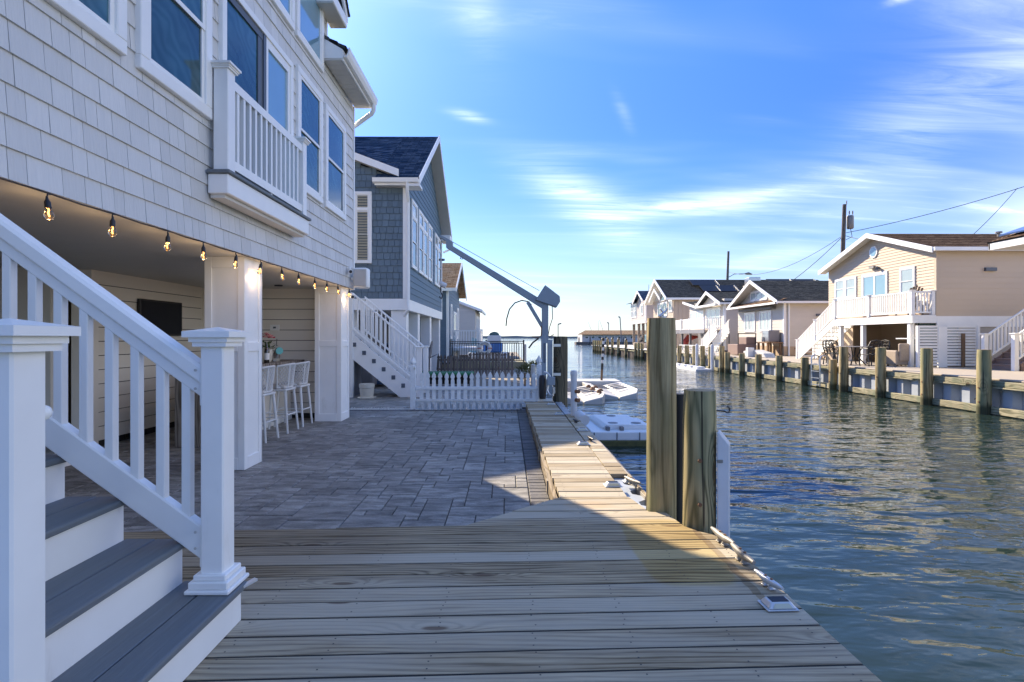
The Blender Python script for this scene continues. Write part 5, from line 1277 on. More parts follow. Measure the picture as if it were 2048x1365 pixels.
for k, y in enumerate(PY):
    z1 = PT[k]; r_ = .155 if k not in (4,) else .14
    lab = ('tall ' if z1 > .6 else 'low ') + '%s wooden piling counted from the right along the far dock' % ORD[k]
    t = piling('dock_piling', lab, 'piling', 12.50, y, r_, -1.8, z1, 'piling_wood', 'pilings along the far dock', lean=(rs.uniform(-.02, .02), rs.uniform(-.02, .02)), n=18)
    if k < 8:
        for z in (-.05, -.42): MB().tube([(12.50 - r_ - .01, y - .02, z), (12.50 - r_ + .01, y - .02, z)], .022, 8).build('bolt', 'rust', t)
# slip in front of the third house: taller posts and white pvc posts
for k, (y, lb) in enumerate(((32.3, 'right white pipe post by the far slip'), (34.9, 'left white pipe post by the far slip'))):
    t = thing('pipe_post', lb, 'post', (12.35, y, WZ)); MB().lathe([(.10, -1.5), (.10, .80), (.06, .86), (.001, .87)], (12.32, y, 0), 12).build('pipe', 'pvc', t, smooth=True)
t = thing('small_float', 'low white float tied beside the far slip pilings', 'floating dock', (11.8, 34, WZ))
MB().box(11.2, 12.2, 31.9, 39.5, WZ - .1, WZ + .14).build('hull', 'float_white', t, bevel=.03)
for k in range(5): MB().box(11.4, 11.9, 32.3 + k * 1.2, 33.0 + k * 1.2, WZ + .141, WZ + .26).build('float_block', 'float_white', t, bevel=.04)
# lattice under the third dock
t = thing('dock_lattice', 'white diagonal lattice behind the far slip pilings', 'lattice', (13, 36, RZ))
for k in range(26):
    y = 33 + k * .28
    for s_ in (-1, 1): MB().bar((13.0, y, RZ - .05), (13.0, y + s_ * .55, RZ + .5), .02, .045).build('slat', 'white_vinyl', t)
MB().box(12.98, 13.03, 32.8, 40.6, RZ + .5, RZ + .56).build('top_rail', 'white_vinyl', t)
# ladder
ld = thing('dock_ladder', 'aluminium ladder with hoop handles on the far bulkhead', 'ladder', (12.4, 21.3, WZ))
for y in (21.35, 21.95):
    MB().tube([(12.44, y, WZ + .05), (12.44, y, .42), (12.48, y, .52), (12.60, y, .56), (12.72, y, .52), (12.76, y, .42), (12.76, y, RZ + .001)], .028, 8).build('side_rail', 'alu', ld, smooth=True)
for k in range(4): MB().box(12.40, 12.50, 21.36, 21.94, WZ + .10 + k * .27, WZ + .13 + k * .27).build('rung', 'alu', ld)
# far finger dock pilings at the canal mouth
for k, (x, y, z1) in enumerate(((12.5, 49.8, .75), (12.5, 51, .8), (12.5, 52.3, .75), (12.5, 56.6, 1.0), (12.5, 60.5, 1.05), (12.5, 64, 1.1), (12.5, 67, 1.1), (12.5, 70.6, 1.1), (12.5, 72.5, .9), (12.5, 74.2, .9), (12.5, 76, .9), (12.5, 77.8, .9))):
    t = piling('mouth_piling', '%s piling from the tall foreground piling along the canal mouth' % ORD[k], 'piling', x, y, .16, -1.8, z1, 'piling_wood', 'pilings at the canal mouth', n=12)
    if 3 <= k < 8: MB().lathe([(.17, 0), (.17, .03), (.001, .22)], (x, y, z1 + .005), 10).build('pointed_cap', 'black_metal', t)
fp = thing('mouth_pier', 'white topped pier running to the canal mouth', 'pier', (13, 60, RZ))
MB().box(12.6, 13.3, 48, 72, -.10, .02).build('stringer', 'waler_wood', fp)
for k in range(40): MB().box(12.70, 12.85, 48.2 + k * .6, 48.45 + k * .6, -1.5, -.1).build('pile_board', 'gray_picket', fp)

# ------------------------------------------------------------------ beige house
XH, Y0, Y1 = 15.7, 19.6, 26.2
b1 = thing('beige_house', 'beige clapboard house with white balcony across the canal', 'house', (18, 23, RZ))
MB().box(XH + .02, 28, Y0 + .02, Y1, 2.05, 4.5).build('wall', 'beige_siding', b1)
Tn, Ts = TXn(XH), TYn(Y0)
siding(b1, Tn, Y0, Y1, 2.05, 4.48, 'beige_siding', .115, t=.017)
siding(b1, Tn, Y0, Y1, 4.48, 5.5, 'beige_siding', .115, t=.017, name='gable_siding', top=lambda z: (Y0 + (z - 4.48) / 1.1 * 3.3, Y1 - (z - 4.48) / 1.1 * 3.3))
siding(b1, Ts, XH, 28, 2.05, 4.48, 'beige_siding', .20, t=.010)
MB().box(XH - .025, XH + .08, Y0 - .025, Y0 + .08, 2.05, 4.45).build('corner_board', 'beige_siding', b1)
MB().box(XH, 28, Y0 - .03, Y0 + .02, 1.66, 2.05).build('base_band', 'white_vinyl', b1)
roof_plane(b1, (XH - .35, Y0 - .25, 4.52), (28, Y0 - .25, 4.52), (28, 22.9, 5.70), (XH - .35, 22.9, 5.70), 'roof_brown', row=.16)
roof_plane(b1, (XH - .35, Y1 + .25, 4.52), (28, Y1 + .25, 4.52), (28, 22.9, 5.70), (XH - .35, 22.9, 5.70), 'roof_brown', row=.16)
for ya in (Y0 - .27, Y1 + .27): MB().bar((XH - .36, ya, 4.44), (XH - .36, 22.9, 5.62), .04, .20, vert=True).build('rake_board', 'white_vinyl', b1)
for ya in (Y0 - .27, Y1 + .27): MB().bar((XH - .17, ya, 4.40), (XH - .17, 22.9, 5.56), .34, .02, vert=True).build('soffit', 'soffit', b1)
MB().box(XH - .35, 28, Y0 - .37, Y0 - .25, 4.40, 4.53).build('gutter', 'white_vinyl', b1)
window(b1, Tn, 24.9, 25.65, 3.06, 4.02, 'glass_pale', 'double', .07, .05); window(b1, Tn, 24.08, 24.88, 3.06, 4.02, 'glass_pale', 'double', .07, .05)
window(b1, Tn, 22.1, 23.7, 2.2, 4.02, 'glass_sky', 'cols2', .09, .05)
window(b1, Tn, 20.6, 21.4, 2.92, 4.03, 'glass_pale', 'double', .07, .05)
oc = MB().prism([(22.95 + .26 * math.cos(R(22.5 + 45 * k)), 4.92 + .26 * math.sin(R(22.5 + 45 * k))) for k in range(8)], Tn, .0, .05).build('octagon_window', 'white_vinyl', b1)
MB().prism([(22.95 + .19 * math.cos(R(22.5 + 45 * k)), 4.92 + .19 * math.sin(R(22.5 + 45 * k))) for k in range(8)], Tn, .051, .056).build('pane', 'glass_sky', oc)
MB().box(XH - .14, XH - .02, 22.8, 23.1, 4.22, 4.32).build('flood_light', 'cast_metal', b1); MB().tube([(XH - .05, 22.7, 4.24), (XH - .16, 22.55, 4.18)], .06, 8).build('flood_light', 'jamb_dark', b1)
MB().box(17.45, 17.85, Y0 - .10, Y0 - .012, 3.70, 3.82).build('wall_vent', 'jamb_dark', b1)
MB().lathe([(.05, 0), (.05, .25), (.12, .26), (.12, .32), (.001, .34)], (20.2, 22.0, 5.30), 8).build('roof_vent', 'cast_metal', b1)
MB().lathe([(.05, 0), (.05, .55), (.001, .56)], (20.6, 20.2, 4.72), 8).build('roof_vent', 'white_vinyl', b1)
# balcony
XBk = 14.85
MB().box(XBk, XH, Y0 + .02, 24.35, 2.00, 2.10).build('balcony_floor', 'brown_comp', b1)
MB().box(XBk - .04, XBk - .001, Y0 + .0, 24.35, 1.80, 2.09).build('balcony_fascia', 'white_vinyl', b1); MB().box(XBk - .04, XH, Y0 - .02, Y0 + .019, 1.80, 2.09).build('balcony_fascia', 'white_vinyl', b1)
for (x, y) in ((XBk, Y0 + .06), (XBk, 22.0), (XBk, 24.3), (XH - .1, Y0 + .06)): newel(b1, x, y, 2.101, 3.02, .13, base=False, cap=.6, name='balcony_post')
railing(b1, (XBk, Y0 + .13, 2.10), (XBk, 21.93, 2.10), h=.84, sp=.12, bw=.045, rw=.06); railing(b1, (XBk, 22.07, 2.10), (XBk, 24.23, 2.10), h=.84, sp=.12, bw=.045, rw=.06)
railing(b1, (XBk + .07, Y0 + .06, 2.10), (XH - .17, Y0 + .06, 2.10), h=.84, sp=.13, bw=.05, rw=.06)
for y in (19.75, 23.9): MB().box(XBk + .0, XBk + .15, y, y + .15, RZ + .001, 1.80).build('support_post', 'white_vinyl', b1)
MB().box(XBk + .0, XBk + .15, 22.4, 22.55, RZ + .001, 1.80).build('support_post', 'white_vinyl', b1)
# balcony stairs down away from us
def stairs_y(par, x0, x1, ya, za, yb, zb, n, rails=True, m='white_vinyl', tread='white_vinyl'):
    for k in range(n):
        f0 = k / n; y = ya + (yb - ya) * f0; z = za + (zb - za) * (k + 1) / n
        yy = ya + (yb - ya) * (k + 1) / n
        MB().box(x0 + .04, x1, min(y, yy), max(y, yy) + .02, z - .03, z).build('tread', tread, par)
    for x in (x0, x1):
        MB().add([(x, ya, za - .28), (x + .04, ya, za - .28), (x + .04, yb, zb - .1), (x, yb, zb - .1), (x, ya, za + .02), (x + .04, ya, za + .02), (x + .04, yb, zb + .22), (x, yb, zb + .22)], BF).build('stringer', m, par)
        if rails:
            railing(par, (x + .02, ya, za), (x + .02, yb, zb + .1), h=.84, lift=.14, sp=.13, bw=.04, rw=.06)
            newel(par, x + .02, yb, RZ + .001 if zb < 1 else zb, zb + 1.0, .12, base=False, cap=.6)
            newel(par, x + .02, (ya + yb) / 2, (za + zb) / 2, (za + zb) / 2 + 1.0, .11, base=False, cap=.6)
stairs_y(b1, XBk - .0, XBk + .85, 24.36, 2.1, 27.5, RZ, 10)
MB().prism([(24.4, 1.8), (27.2, RZ + .01), (24.4, RZ + .01)], TXn(XBk + .9), 0, .03).build('stair_panel', 'beige_siding', b1)
# under the house
MB().box(18.2, 28, Y0 + .6, Y1, RZ, 2.04).build('under_wall', 'beige_siding', b1)
MB().box(XH + .05, 18.2, Y1 - .12, Y1, RZ, 2.04).build('under_wall', 'beige_siding', b1)
MB().box(17.0, 17.1, 20.3, 22.2, RZ, 2.0).build('door_leaf', 'glass_blue', b1)
MB().box(16.9, 17.0, 22.2, 22.4, RZ, 2.0).build('door_frame', 'white_vinyl', b1)
MB().box(17.1, 28, Y0 + .02, Y0 + .55, RZ, 1.66).build('concrete_wall', 'concrete', b1)
# slatted screen
sc_ = thing('slatted_screen', 'white slatted outdoor shower screen under the beige house', 'screen', (16, 19.3, RZ))
for k in range(14):
    z = RZ + .06 + k * .106
    for (xa, xb) in ((14.92, 15.62), (15.95, 17.05)):
        cube('slat', 'white_vinyl', sc_, ((xa + xb) / 2, 19.44, z + .035), (xb - xa, .02, .078))
for (xa, xb) in ((15.622, 15.948), ): MB().box(xa, xb, 19.41, 19.47, RZ + .001, 1.66).build('post_panel', 'white_vinyl', sc_)
for x in (14.88, 17.08): MB().box(x - .04, x + .04, 19.38, 19.48, RZ + .001, 1.70).build('screen_post', 'white_vinyl', sc_)
MB().box(16.46, 16.56, 19.36, 19.425, RZ + .001, 1.42).build('brown_post', 'brown_wood', sc_)
# patio furniture
def iron_chair(x, y, rot, label):
    t = thing('iron_chair', label, 'chair', (0, 0, 0), 'black iron patio chairs')
    MB().box(-.24, .24, -.24, .24, .42, .45).build('seat', 'black_iron', t, bevel=.01)
    for sx in (-1, 1):
        MB().tube([(sx * .22, .22, .43), (sx * .24, .28, .2), (sx * .22, .25, 0)], .022, 6).build('leg', 'black_iron', t)
        MB().tube([(sx * .22, -.22, .43), (sx * .24, -.28, .2), (sx * .24, -.30, 0)], .022, 6).build('leg', 'black_iron', t)
        MB().tube([(sx * .24, -.24, .66), (sx * .26, .0, .68), (sx * .25, .20, .64), (sx * .23, .22, .44)], .02, 6).build('arm', 'black_iron', t)
    MB().tube([(-.24, -.24, .45), (-.27, -.30, .75), (-.20, -.34, .93), (0, -.36, .98), (.20, -.34, .93), (.27, -.30, .75), (.24, -.24, .45)], .022, 6).build('back_frame', 'black_iron', t)
    mb = MB()
    for i in range(3):
        for j in range(4):
            c = Vector((-.15 + i * .15, -.26 - j * .028, .52 + j * .12)); mb.tube([c + Vector((.075 * math.cos(q), -.012 * math.sin(q), .065 * math.sin(q))) for q in (k_ * .785 for k_ in range(9))], .012, 4, cap=False)
    mb.build('back_scrollwork', 'black_iron', t)
    t.location = (x, y, RZ + .001); t.rotation_euler = (0, 0, rot)
ptb = thing('iron_table', 'black iron patio table across the canal', 'table', (14.1, 21.6, RZ))
MB().lathe([(.001, .70), (.62, .70), (.64, .715), (.62, .73), (.001, .73)], (13.75, 21.3, RZ), 24).build('tabletop', 'clutter_gray', ptb)
for k in range(4):
    a = .78 + k * 1.571; MB().tube([(13.75 + .3 * math.cos(a), 21.3 + .3 * math.sin(a), RZ + .70), (13.75 + .12 * math.cos(a), 21.3 + .12 * math.sin(a), RZ + .35), (13.75 + .42 * math.cos(a), 21.3 + .42 * math.sin(a), RZ + .001)], .025, 6).build('leg', 'black_iron', ptb)
iron_chair(13.75, 22.35, R(0) + math.pi * 0 + R(180) * 0, 'black iron chair left of the far patio table') if False else None
iron_chair(13.7, 22.35, R(180), 'leftmost black iron chair at the far patio table')
iron_chair(13.7, 20.25, R(0), 'rightmost black iron chair at the far patio table')
iron_chair(13.05, 21.4, R(-80), 'black iron chair on the water side of the far table')
iron_chair(14.7, 21.3, R(95), 'black iron chair behind the far table with a cushioned back')
t = thing('storage_cabinet', 'dark slatted cabinet with a bar top under the balcony', 'cabinet', (15.3, 20.4, RZ))
MB().box(15.25, 15.75, 20.15, 20.65, RZ + .08, RZ + .82).build('body', 'clutter_blue', t, bevel=.02)
for k in range(6): MB().box(15.27 + k * .08, 15.33 + k * .08, 20.13, 20.149, RZ + .12, RZ + .78).build('slat', 'black_iron', t)
MB().box(15.0, 16.0, 20.1, 20.7, RZ + 1.02, RZ + 1.06).build('bar_top', 'float_white', t); MB().box(15.3, 15.7, 20.25, 20.55, RZ + .82, RZ + 1.02).build('riser_box', 'black_iron', t)
for (x, y) in ((15.28, 20.18), (15.68, 20.18), (15.28, 20.58), (15.68, 20.58)): MB().box(x, x + .05, y, y + .05, RZ + .001, RZ + .08).build('foot', 'black_iron', t)
t = thing('wicker_chair', 'tan wicker armchair beside the white balcony post', 'chair', (14.7, 20.0, RZ))
MB().box(14.45, 15.0, 19.85, 20.45, RZ + .06, RZ + .40).build('seat', 'wicker_tan', t, bevel=.04, seg=2); MB().box(14.50, 15.0, 19.80, 19.92, RZ + .2, RZ + .86).build('backrest', 'wicker_tan', t, bevel=.05, seg=2)
for x in (14.40, 14.98): MB().box(x, x + .10, 19.85, 20.45, RZ + .05, RZ + .60).build('arm', 'wicker_tan', t, bevel=.04, seg=2)
for (x, y) in ((14.46, 19.88), (14.96, 19.88), (14.46, 20.38), (14.96, 20.38)): MB().box(x, x + .05, y, y + .05, RZ + .001, RZ + .07).build('leg', 'brown_wood', t)
t = thing('adirondack_chair', 'weathered adirondack chair on the beige house balcony', 'chair', (15.3, 20.1, 2.1))
for k in range(5): MB().bar((15.12 + k * .09, 20.35, 2.40), (15.08 + k * .105, 20.0, 3.22 - abs(k - 2) * .05), .075, .02).build('back_slat', 'gray_picket', t)
for k in range(4): MB().box(15.08, 15.55, 20.40 + k * .10, 20.48 + k * .10, 2.40 + k * .02, 2.42 + k * .02).build('seat_slat', 'gray_picket', t)
for x in (15.02, 15.56): MB().box(x, x + .10, 20.1, 20.8, 2.62, 2.645).build('arm', 'gray_picket', t); MB().box(x + .03, x + .07, 20.75, 20.79, 2.101, 2.62).build('leg', 'gray_picket', t); MB().box(x + .03, x + .07, 20.12, 20.16, 2.101, 2.62).build('leg', 'gray_picket', t)
# steps at the right edge and the solar roofed house they belong to
rs_h = thing('solar_roof_house', 'house corner with blue solar panels at the right edge', 'house', (18, 14, RZ))
MB().box(17.0, 24, 11.0, 15.6, RZ, 3.75).build('wall', 'white_siding', rs_h)
MB().box(14.06, 24, 9.0, 15.5, 3.80, 3.84).build('soffit', 'soffit', rs_h)
MB().box(14.0, 14.05, 9.0, 15.57, 3.80, 4.0).build('fascia', 'white_vinyl', rs_h)
MB().bar((14.0, 15.55, 3.92), (18.5, 15.55, 5.50), .05, .22, vert=True).build('rake_board', 'white_vinyl', rs_h)
roof_plane(rs_h, (13.98, 9.0, 4.02), (13.98, 15.6, 4.02), (18.5, 15.6, 5.60), (18.5, 9.0, 5.60), 'roof_brown')
MB().prism([(14.2, 3.85), (18.5, 5.36), (18.5, 3.85)], lambda u, z, w_: (u, 15.3 + w_, z), 0, .1).build('gable_wall', 'white_siding', rs_h)
for k in range(3):
    for q in range(3):
        ya, xa = 9.4 + k * 2.05, 14.25 + q * 1.02
        za, zb = 4.02 + (xa - 13.98) * .35 + .08, 4.02 + (xa + 1.0 - 13.98) * .35 + .08
        MB().add([(xa, ya, za), (xa + 1, ya, zb), (xa + 1, ya + 2, zb), (xa, ya + 2, za), (xa, ya, za + .04), (xa + 1, ya, zb + .04), (xa + 1, ya + 2, zb + .04), (xa, ya + 2, za + .04)], BF).build('solar_panel', 'solar_blue', rs_h)
es = thing('edge_stairs', 'brown stairs with white railing at the right edge', 'staircase', (16.8, 18, RZ))
for k in range(8):
    MB().box(16.35 + k * .28, 16.66 + k * .28, 17.2, 18.3, RZ + .16 + k * .19, RZ + .19 + (k) * .19).build('tread', 'brown_comp', es); MB().box(16.38 + k * .28, 16.41 + k * .28, 17.22, 18.28, RZ + .001 + k * .19, RZ + .159 + k * .19).build('riser', 'brown_comp', es)
for y in (17.2, 18.3):
    MB().bar((16.5, y, RZ + .08), (18.6, y, RZ + 1.50), .05, .30, vert=True).build('stringer', 'brown_comp', es)
    newel(es, 16.32, y, RZ + .001, 1.42, .14, base=False, cap=.7); railing(es, (16.39, y, RZ + .25), (18.6, y, RZ + 1.75), h=.90, lift=.12, sp=.13, bw=.05, rw=.07)

# ------------------------------------------------------------------ white bungalow with awning
XC, q0, q1 = 16.5, 32.0, 38.4
b2 = thing('white_bungalow', 'white single-storey bungalow with dark roof across the canal', 'house', (20, 35, RZ))
MB().box(XC + .02, 30, q0 + .02, q1, RZ, 3.45).build('wall', 'white_siding', b2)
siding(b2, TXn(XC), q0, q1, .75, 3.45, 'white_siding', .19); siding(b2, TYn(q0), XC, 30, .75, 3.45, 'white_siding', .24, t=.01)
siding(b2, TXn(XC), q0, q1, 3.45, 4.85, 'white_siding', .19, name='gable_siding', top=lambda z: (q0 + (z - 3.45) / 1.45 * 3.2, q1 - (z - 3.45) / 1.45 * 3.2))
MB().box(XC - .02, 30, q0 - .02, q1 + .02, RZ, .75).build('foundation', 'stucco_tan', b2)
MB().box(XC - .03, XC + .10, q0 - .03, q0 + .10, .75, 3.4).build('corner_board', 'white_vinyl', b2)
roof_plane(b2, (XC - .6, q0 - .35, 3.42), (30, q0 - .35, 3.42), (30, 35.2, 5.0), (XC - .6, 35.2, 5.0), 'roof_dark', row=.2); roof_plane(b2, (XC - .6, q1 + .35, 3.42), (30, q1 + .35, 3.42), (30, 35.2, 5.0), (XC - .6, 35.2, 5.0), 'roof_dark', row=.2)
for ya in (q0 - .37, q1 + .37):
    MB().bar((XC - .61, ya, 3.35), (XC - .61, 35.2, 4.93), .05, .22, vert=True).build('rake_board', 'white_vinyl', b2); MB().bar((XC - .3, ya, 3.30), (XC - .3, 35.2, 4.86), .58, .02, vert=True).build('soffit', 'soffit', b2)
roof_plane(b2, (XC - .7, q1 + .3, 3.35), (XC - .7, q0 - .3, 3.35), (XC, q0 - .3, 3.62), (XC, q1 + .3, 3.62), 'roof_brown', row=.2, name='pent_roof')
MB().box(XC - .72, XC - .68, q0 - .3, q1 + .3, 3.26, 3.38).build('gutter', 'white_vinyl', b2); MB().box(XC - .6, 30, q0 - .47, q0 - .35, 3.30, 3.42).build('gutter', 'white_vinyl', b2)
MB().bar((XC - .15, 33.0, 3.12), (XC - .15, 37.6, 3.12), .35, .12).build('awning', 'clutter_gray', b2)
MB().tube([(XC + .25, q0 - .08, 3.3), (XC + .25, q0 - .08, RZ)], .05, 8).build('downspout', 'white_vinyl', b2)
window(b2, TXn(XC + .0), 33.5, 35.1, 1.66, 3.0, 'glass_pale', 'cols3', .10, .06); window(b2, TXn(XC), 35.7, 37.3, 1.66, 3.0, 'glass_pale', 'cols3', .10, .06)
window(b2, TXn(XC), 34.0, 36.4, 3.68, 4.35, 'glass_pale', 'cols3', .09, .06)
MB().box(18.4, 18.75, q0 - .10, q0 - .012, 2.55, 2.68).build('wall_vent', 'jamb_dark', b2)
MB().tube([(17.1, q0 - .05, .65), (17.3, q0 - .08, .55), (17.6, q0 - .08, .30), (18.0, q0 - .08, .22)], .03, 6).build('hose', 'black_metal', b2)
ac = thing('air_conditioner', 'grey air conditioner on a wooden stand by the bungalow', 'air conditioner', (15.7, 32.6, RZ))
MB().box(15.75, 16.4, 32.3, 33.2, 1.02, 1.72).build('case', 'ac_gray', ac, bevel=.03); MB().box(15.74, 15.75, 32.4, 33.1, 1.08, 1.66).build('grille', 'alu', ac); MB().box(15.70, 15.745, 32.9, 33.15, 1.02, 1.30).build('control_box', 'jamb_dark', ac)
MB().box(15.5, 16.45, 32.0, 33.5, .94, 1.01).build('platform', 'brown_wood', ac)
for (x, y) in ((15.55, 32.1), (15.55, 33.3), (16.3, 32.1), (16.3, 33.3), (15.55, 32.7)): MB().box(x, x + .11, y, y + .11, RZ + .001, .94).build('leg', 'brown_wood', ac)
t = thing('planter_steps', 'brown stepped planter box at the bungalow dock', 'planter', (14.6, 34.4, RZ))
MB().box(14.4, 15.6, 33.6, 35.1, RZ + .001, .85).build('lower_box', 'brown_comp', t, bevel=.02); MB().box(15.0, 15.6, 33.7, 35.0, .851, 1.30).build('upper_box', 'brown_comp', t, bevel=.02)
for (x, y) in ((14.45, 33.65), (14.45, 35.05), (15.55, 33.65)): MB().box(x, x + .05, y, y + .05, .85, 1.55).build('post', 'black_iron', t)
MB().box(14.45, 15.6, 33.65, 33.69, 1.5, 1.55).build('rail', 'black_iron', t)
t = thing('white_cooler', 'pale dock box and cooler by the bungalow edge', 'dock box', (13.6, 29, RZ))
MB().prism([(28.5, RZ + .001), (31.2, RZ + .001), (31.2, RZ + .30), (30.0, RZ + .40), (28.8, RZ + .24)], TXn(14.3), 0, .6).build('body', 'float_gray', t, bevel=.03); MB().box(13.4, 13.75, 29.9, 30.2, RZ + .001, RZ + .52).build('pump_box', 'float_white', t, bevel=.02)
t = thing('side_steps', 'white railed steps between the bungalow and its neighbour', 'staircase', (15.8, 41, RZ))
stairs_y(t, 15.2, 16.1, 39.0, 1.75, 42.0, RZ, 8)

# ------------------------------------------------------------------ grey-white house with deck
XD, r0, r1 = 16.8, 41.6, 49.5
b3 = thing('gabled_deck_house', 'pale sided house with small gable and railed deck', 'house', (20, 45, RZ))
MB().box(XD + .02, 30, r0 + .02, r1, 1.9, 4.3).build('wall', 'white_siding', b3)
siding(b3, TXn(XD), r0, r1, 1.9, 4.3, 'white_siding', .2); siding(b3, TYn(r0), XD, 30, .3, 4.0, 'mauve_siding', .22, t=.01)
MB().box(XD - .03, XD + .14, r0 - .03, r0 + .10, .3, 3.95).build('corner_board', 'white_vinyl', b3)
roof_plane(b3, (XD - .5, r0 - .4, 3.95), (30, r0 - .4, 3.95), (30, 44.1, 5.0), (XD - .5, 44.1, 5.0), 'roof_dark', row=.22); roof_plane(b3, (XD - .5, 46.6, 3.95), (30, 46.6, 3.95), (30, 44.1, 5.0), (XD - .5, 44.1, 5.0), 'roof_dark', row=.22)
for ya in (r0 - .42, 46.62): MB().bar((XD - .51, ya, 3.86), (XD - .51, 44.1, 4.95), .06, .24, vert=True).build('rake_board', 'white_vinyl', b3)
MB().prism([(r0, 3.9), (46.4, 3.9), (44.1, 4.85)], TXn(XD - .02), 0, .05).build('gable_wall', 'white_siding', b3)
MB().bar((XD - .4, r0 + .2, 3.86), (XD - .4, 46.2, 3.86), .5, .16).build('awning', 'white_vinyl', b3)
MB().box(XD - .5, 30, r0 - .5, r0 - .4, 3.84, 3.96).build('gutter', 'white_vinyl', b3)
roof_plane(b3, (XD - .4, 50, 4.55), (XD - .4, 46.6, 3.95), (24, 46.6, 4.4), (24, 50, 5.2), 'roof_dark', row=.22)
MB().bar((XD - .42, 46.6, 3.88), (XD - .42, 50.2, 4.52), .06, .2, vert=True).build('rake_board', 'white_vinyl', b3)
window(b3, TXn(XD), 42.3, 45.3, 2.1, 3.7, 'glass_pale', 'cols3', .1, .06); window(b3, TXn(XD), 45.9, 49.3, 2.1, 3.6, 'glass_pale', 'cols5', .1, .06)
sk = MB().add([(20.0, 41.9, 4.30), (21.3, 41.9, 4.30), (21.3, 43.2, 4.86), (20.0, 43.2, 4.86), (20.0, 41.9, 4.38), (21.3, 41.9, 4.38), (21.3, 43.2, 4.94), (20.0, 43.2, 4.94)], BF).build('skylight', 'teal', b3)
MB().box(15.3, XD, r0 + .1, 49.4, 1.78, 1.90).build('deck_floor', 'tan_siding', b3); MB().box(15.26, 15.3, r0 + .1, 49.4, 1.62, 1.92).build('deck_fascia', 'ac_gray', b3)
railing(b3, (15.32, r0 + .15, 1.9), (15.32, 47.0, 1.9), h=.9, sp=.17, bw=.07, rw=.08); railing(b3, (15.32, 47.1, 1.9), (15.32, 49.3, 1.9), h=.9, sp=.17, bw=.07, rw=.08); railing(b3, (15.4, r0 + .15, 1.9), (XD - .1, r0 + .15, 1.9), h=.9, sp=.17, bw=.07, rw=.08)
for y in (r0 + .2, 45.2, 47.3, 49.2): MB().box(15.34, 15.5, y, y + .16, RZ, 1.62).build('support_post', 'clutter_gray', b3); MB().box(15.26, 15.38, y, y + .14, 1.92, 2.9).build('deck_post', 'white_vinyl', b3)
MB().box(17.6, 30, r0 + .4, r1, RZ, 1.78).build('under_wall', 'clutter_gray', b3)
stairs_y(b3, 14.4, 15.25, 49.4, 1.9, 53.2, RZ, 9)
t = thing('red_kayak', 'red kayak end under the railed deck', 'kayak', (16, 47.6, RZ))
MB().tube([(16.2, 48.6, .3), (16.1, 48.6, .9), (16.4, 48.6, 1.25), (17.2, 48.6, 1.35)], [.05, .30, .32, .1], 10).build('hull', 'clutter_red', t, smooth=True)

# ------------------------------------------------------------------ tan house with solar roof
XE, s0, s1 = 17.0, 55.0, 62.5
b4 = thing('tan_solar_house', 'tall tan house with solar panels on its dark roof', 'house', (22, 58, RZ))
MB().box(XE + .02, 34, s0 + .02, s1, RZ, 5.4).build('wall', 'tan_siding', b4)
siding(b4, TXn(XE), s0, s1, .3, 5.4, 'tan_siding', .3)
MB().prism([(s0, 5.4), (s1, 5.4), (58.75, 7.45)], TXn(XE), 0, .04).build('gable_wall', 'white_siding', b4)
for k in range(24): cube('batten', 'tan_siding', b4, (17.1 + k * .42, s0 - .012, 2.85), (.06, .03, 5.0))
roof_plane(b4, (XE - .9, s0 - .5, 5.3), (34, s0 - .5, 5.3), (34, 58.75, 7.6), (XE - .9, 58.75, 7.6), 'roof_dark', row=.25); roof_plane(b4, (XE - .9, s1 + .5, 5.3), (34, s1 + .5, 5.3), (34, 58.75, 7.6), (XE - .9, 58.75, 7.6), 'roof_dark', row=.25)
for ya in (s0 - .55, s1 + .55): MB().bar((XE - .92, ya, 5.2), (XE - .92, 58.75, 7.52), .08, .3, vert=True).build('rake_board', 'white_vinyl', b4); MB().bar((XE - .45, ya, 5.1), (XE - .45, 58.75, 7.40), .9, .04, vert=True).build('soffit', 'soffit', b4)
MB().bar((XE - .95, s0 + 1.6, 5.3), (XE - .95, 58.75, 6.5), .08, .25, vert=True).build('inner_rake', 'white_vinyl', b4); MB().bar((XE - .95, s1 - 1.6, 5.3), (XE - .95, 58.75, 6.5), .08, .25, vert=True).build('inner_rake', 'white_vinyl', b4)
MB().box(XE - .9, 34, s0 - .62, s0 - .5, 5.12, 5.32).build('gutter', 'white_vinyl', b4)
ar = MB().prism([(58.75 + 1.0 * math.cos(R(18 * k)), 5.25 + 1.0 * math.sin(R(18 * k))) for k in range(11)], TXn(XE - .04), 0, .06).build('arched_window', 'white_vinyl', b4)
MB().prism([(58.75 + .85 * math.cos(R(18 * k)), 5.33 + .8 * math.sin(R(18 * k))) for k in range(11)], TXn(XE - .101), 0, .01).build('pane', 'glass_blue', ar)
window(b4, TXn(XE), 57.0, 60.6, 3.6, 5.1, 'glass_blue', 'cols4', .12, .08); window(b4, TXn(XE), 55.3, 56.5, 3.9, 5.2, 'glass_blue', 'cols2', .12, .08); window(b4, TXn(XE), 57.0, 60.6, 1.0, 3.2, 'glass_blue', 'cols4', .12, .08)
def rp(x, f):      # point on the near slope
    return (x, s0 - .5 + f * 4.25, 5.3 + f * 2.3)
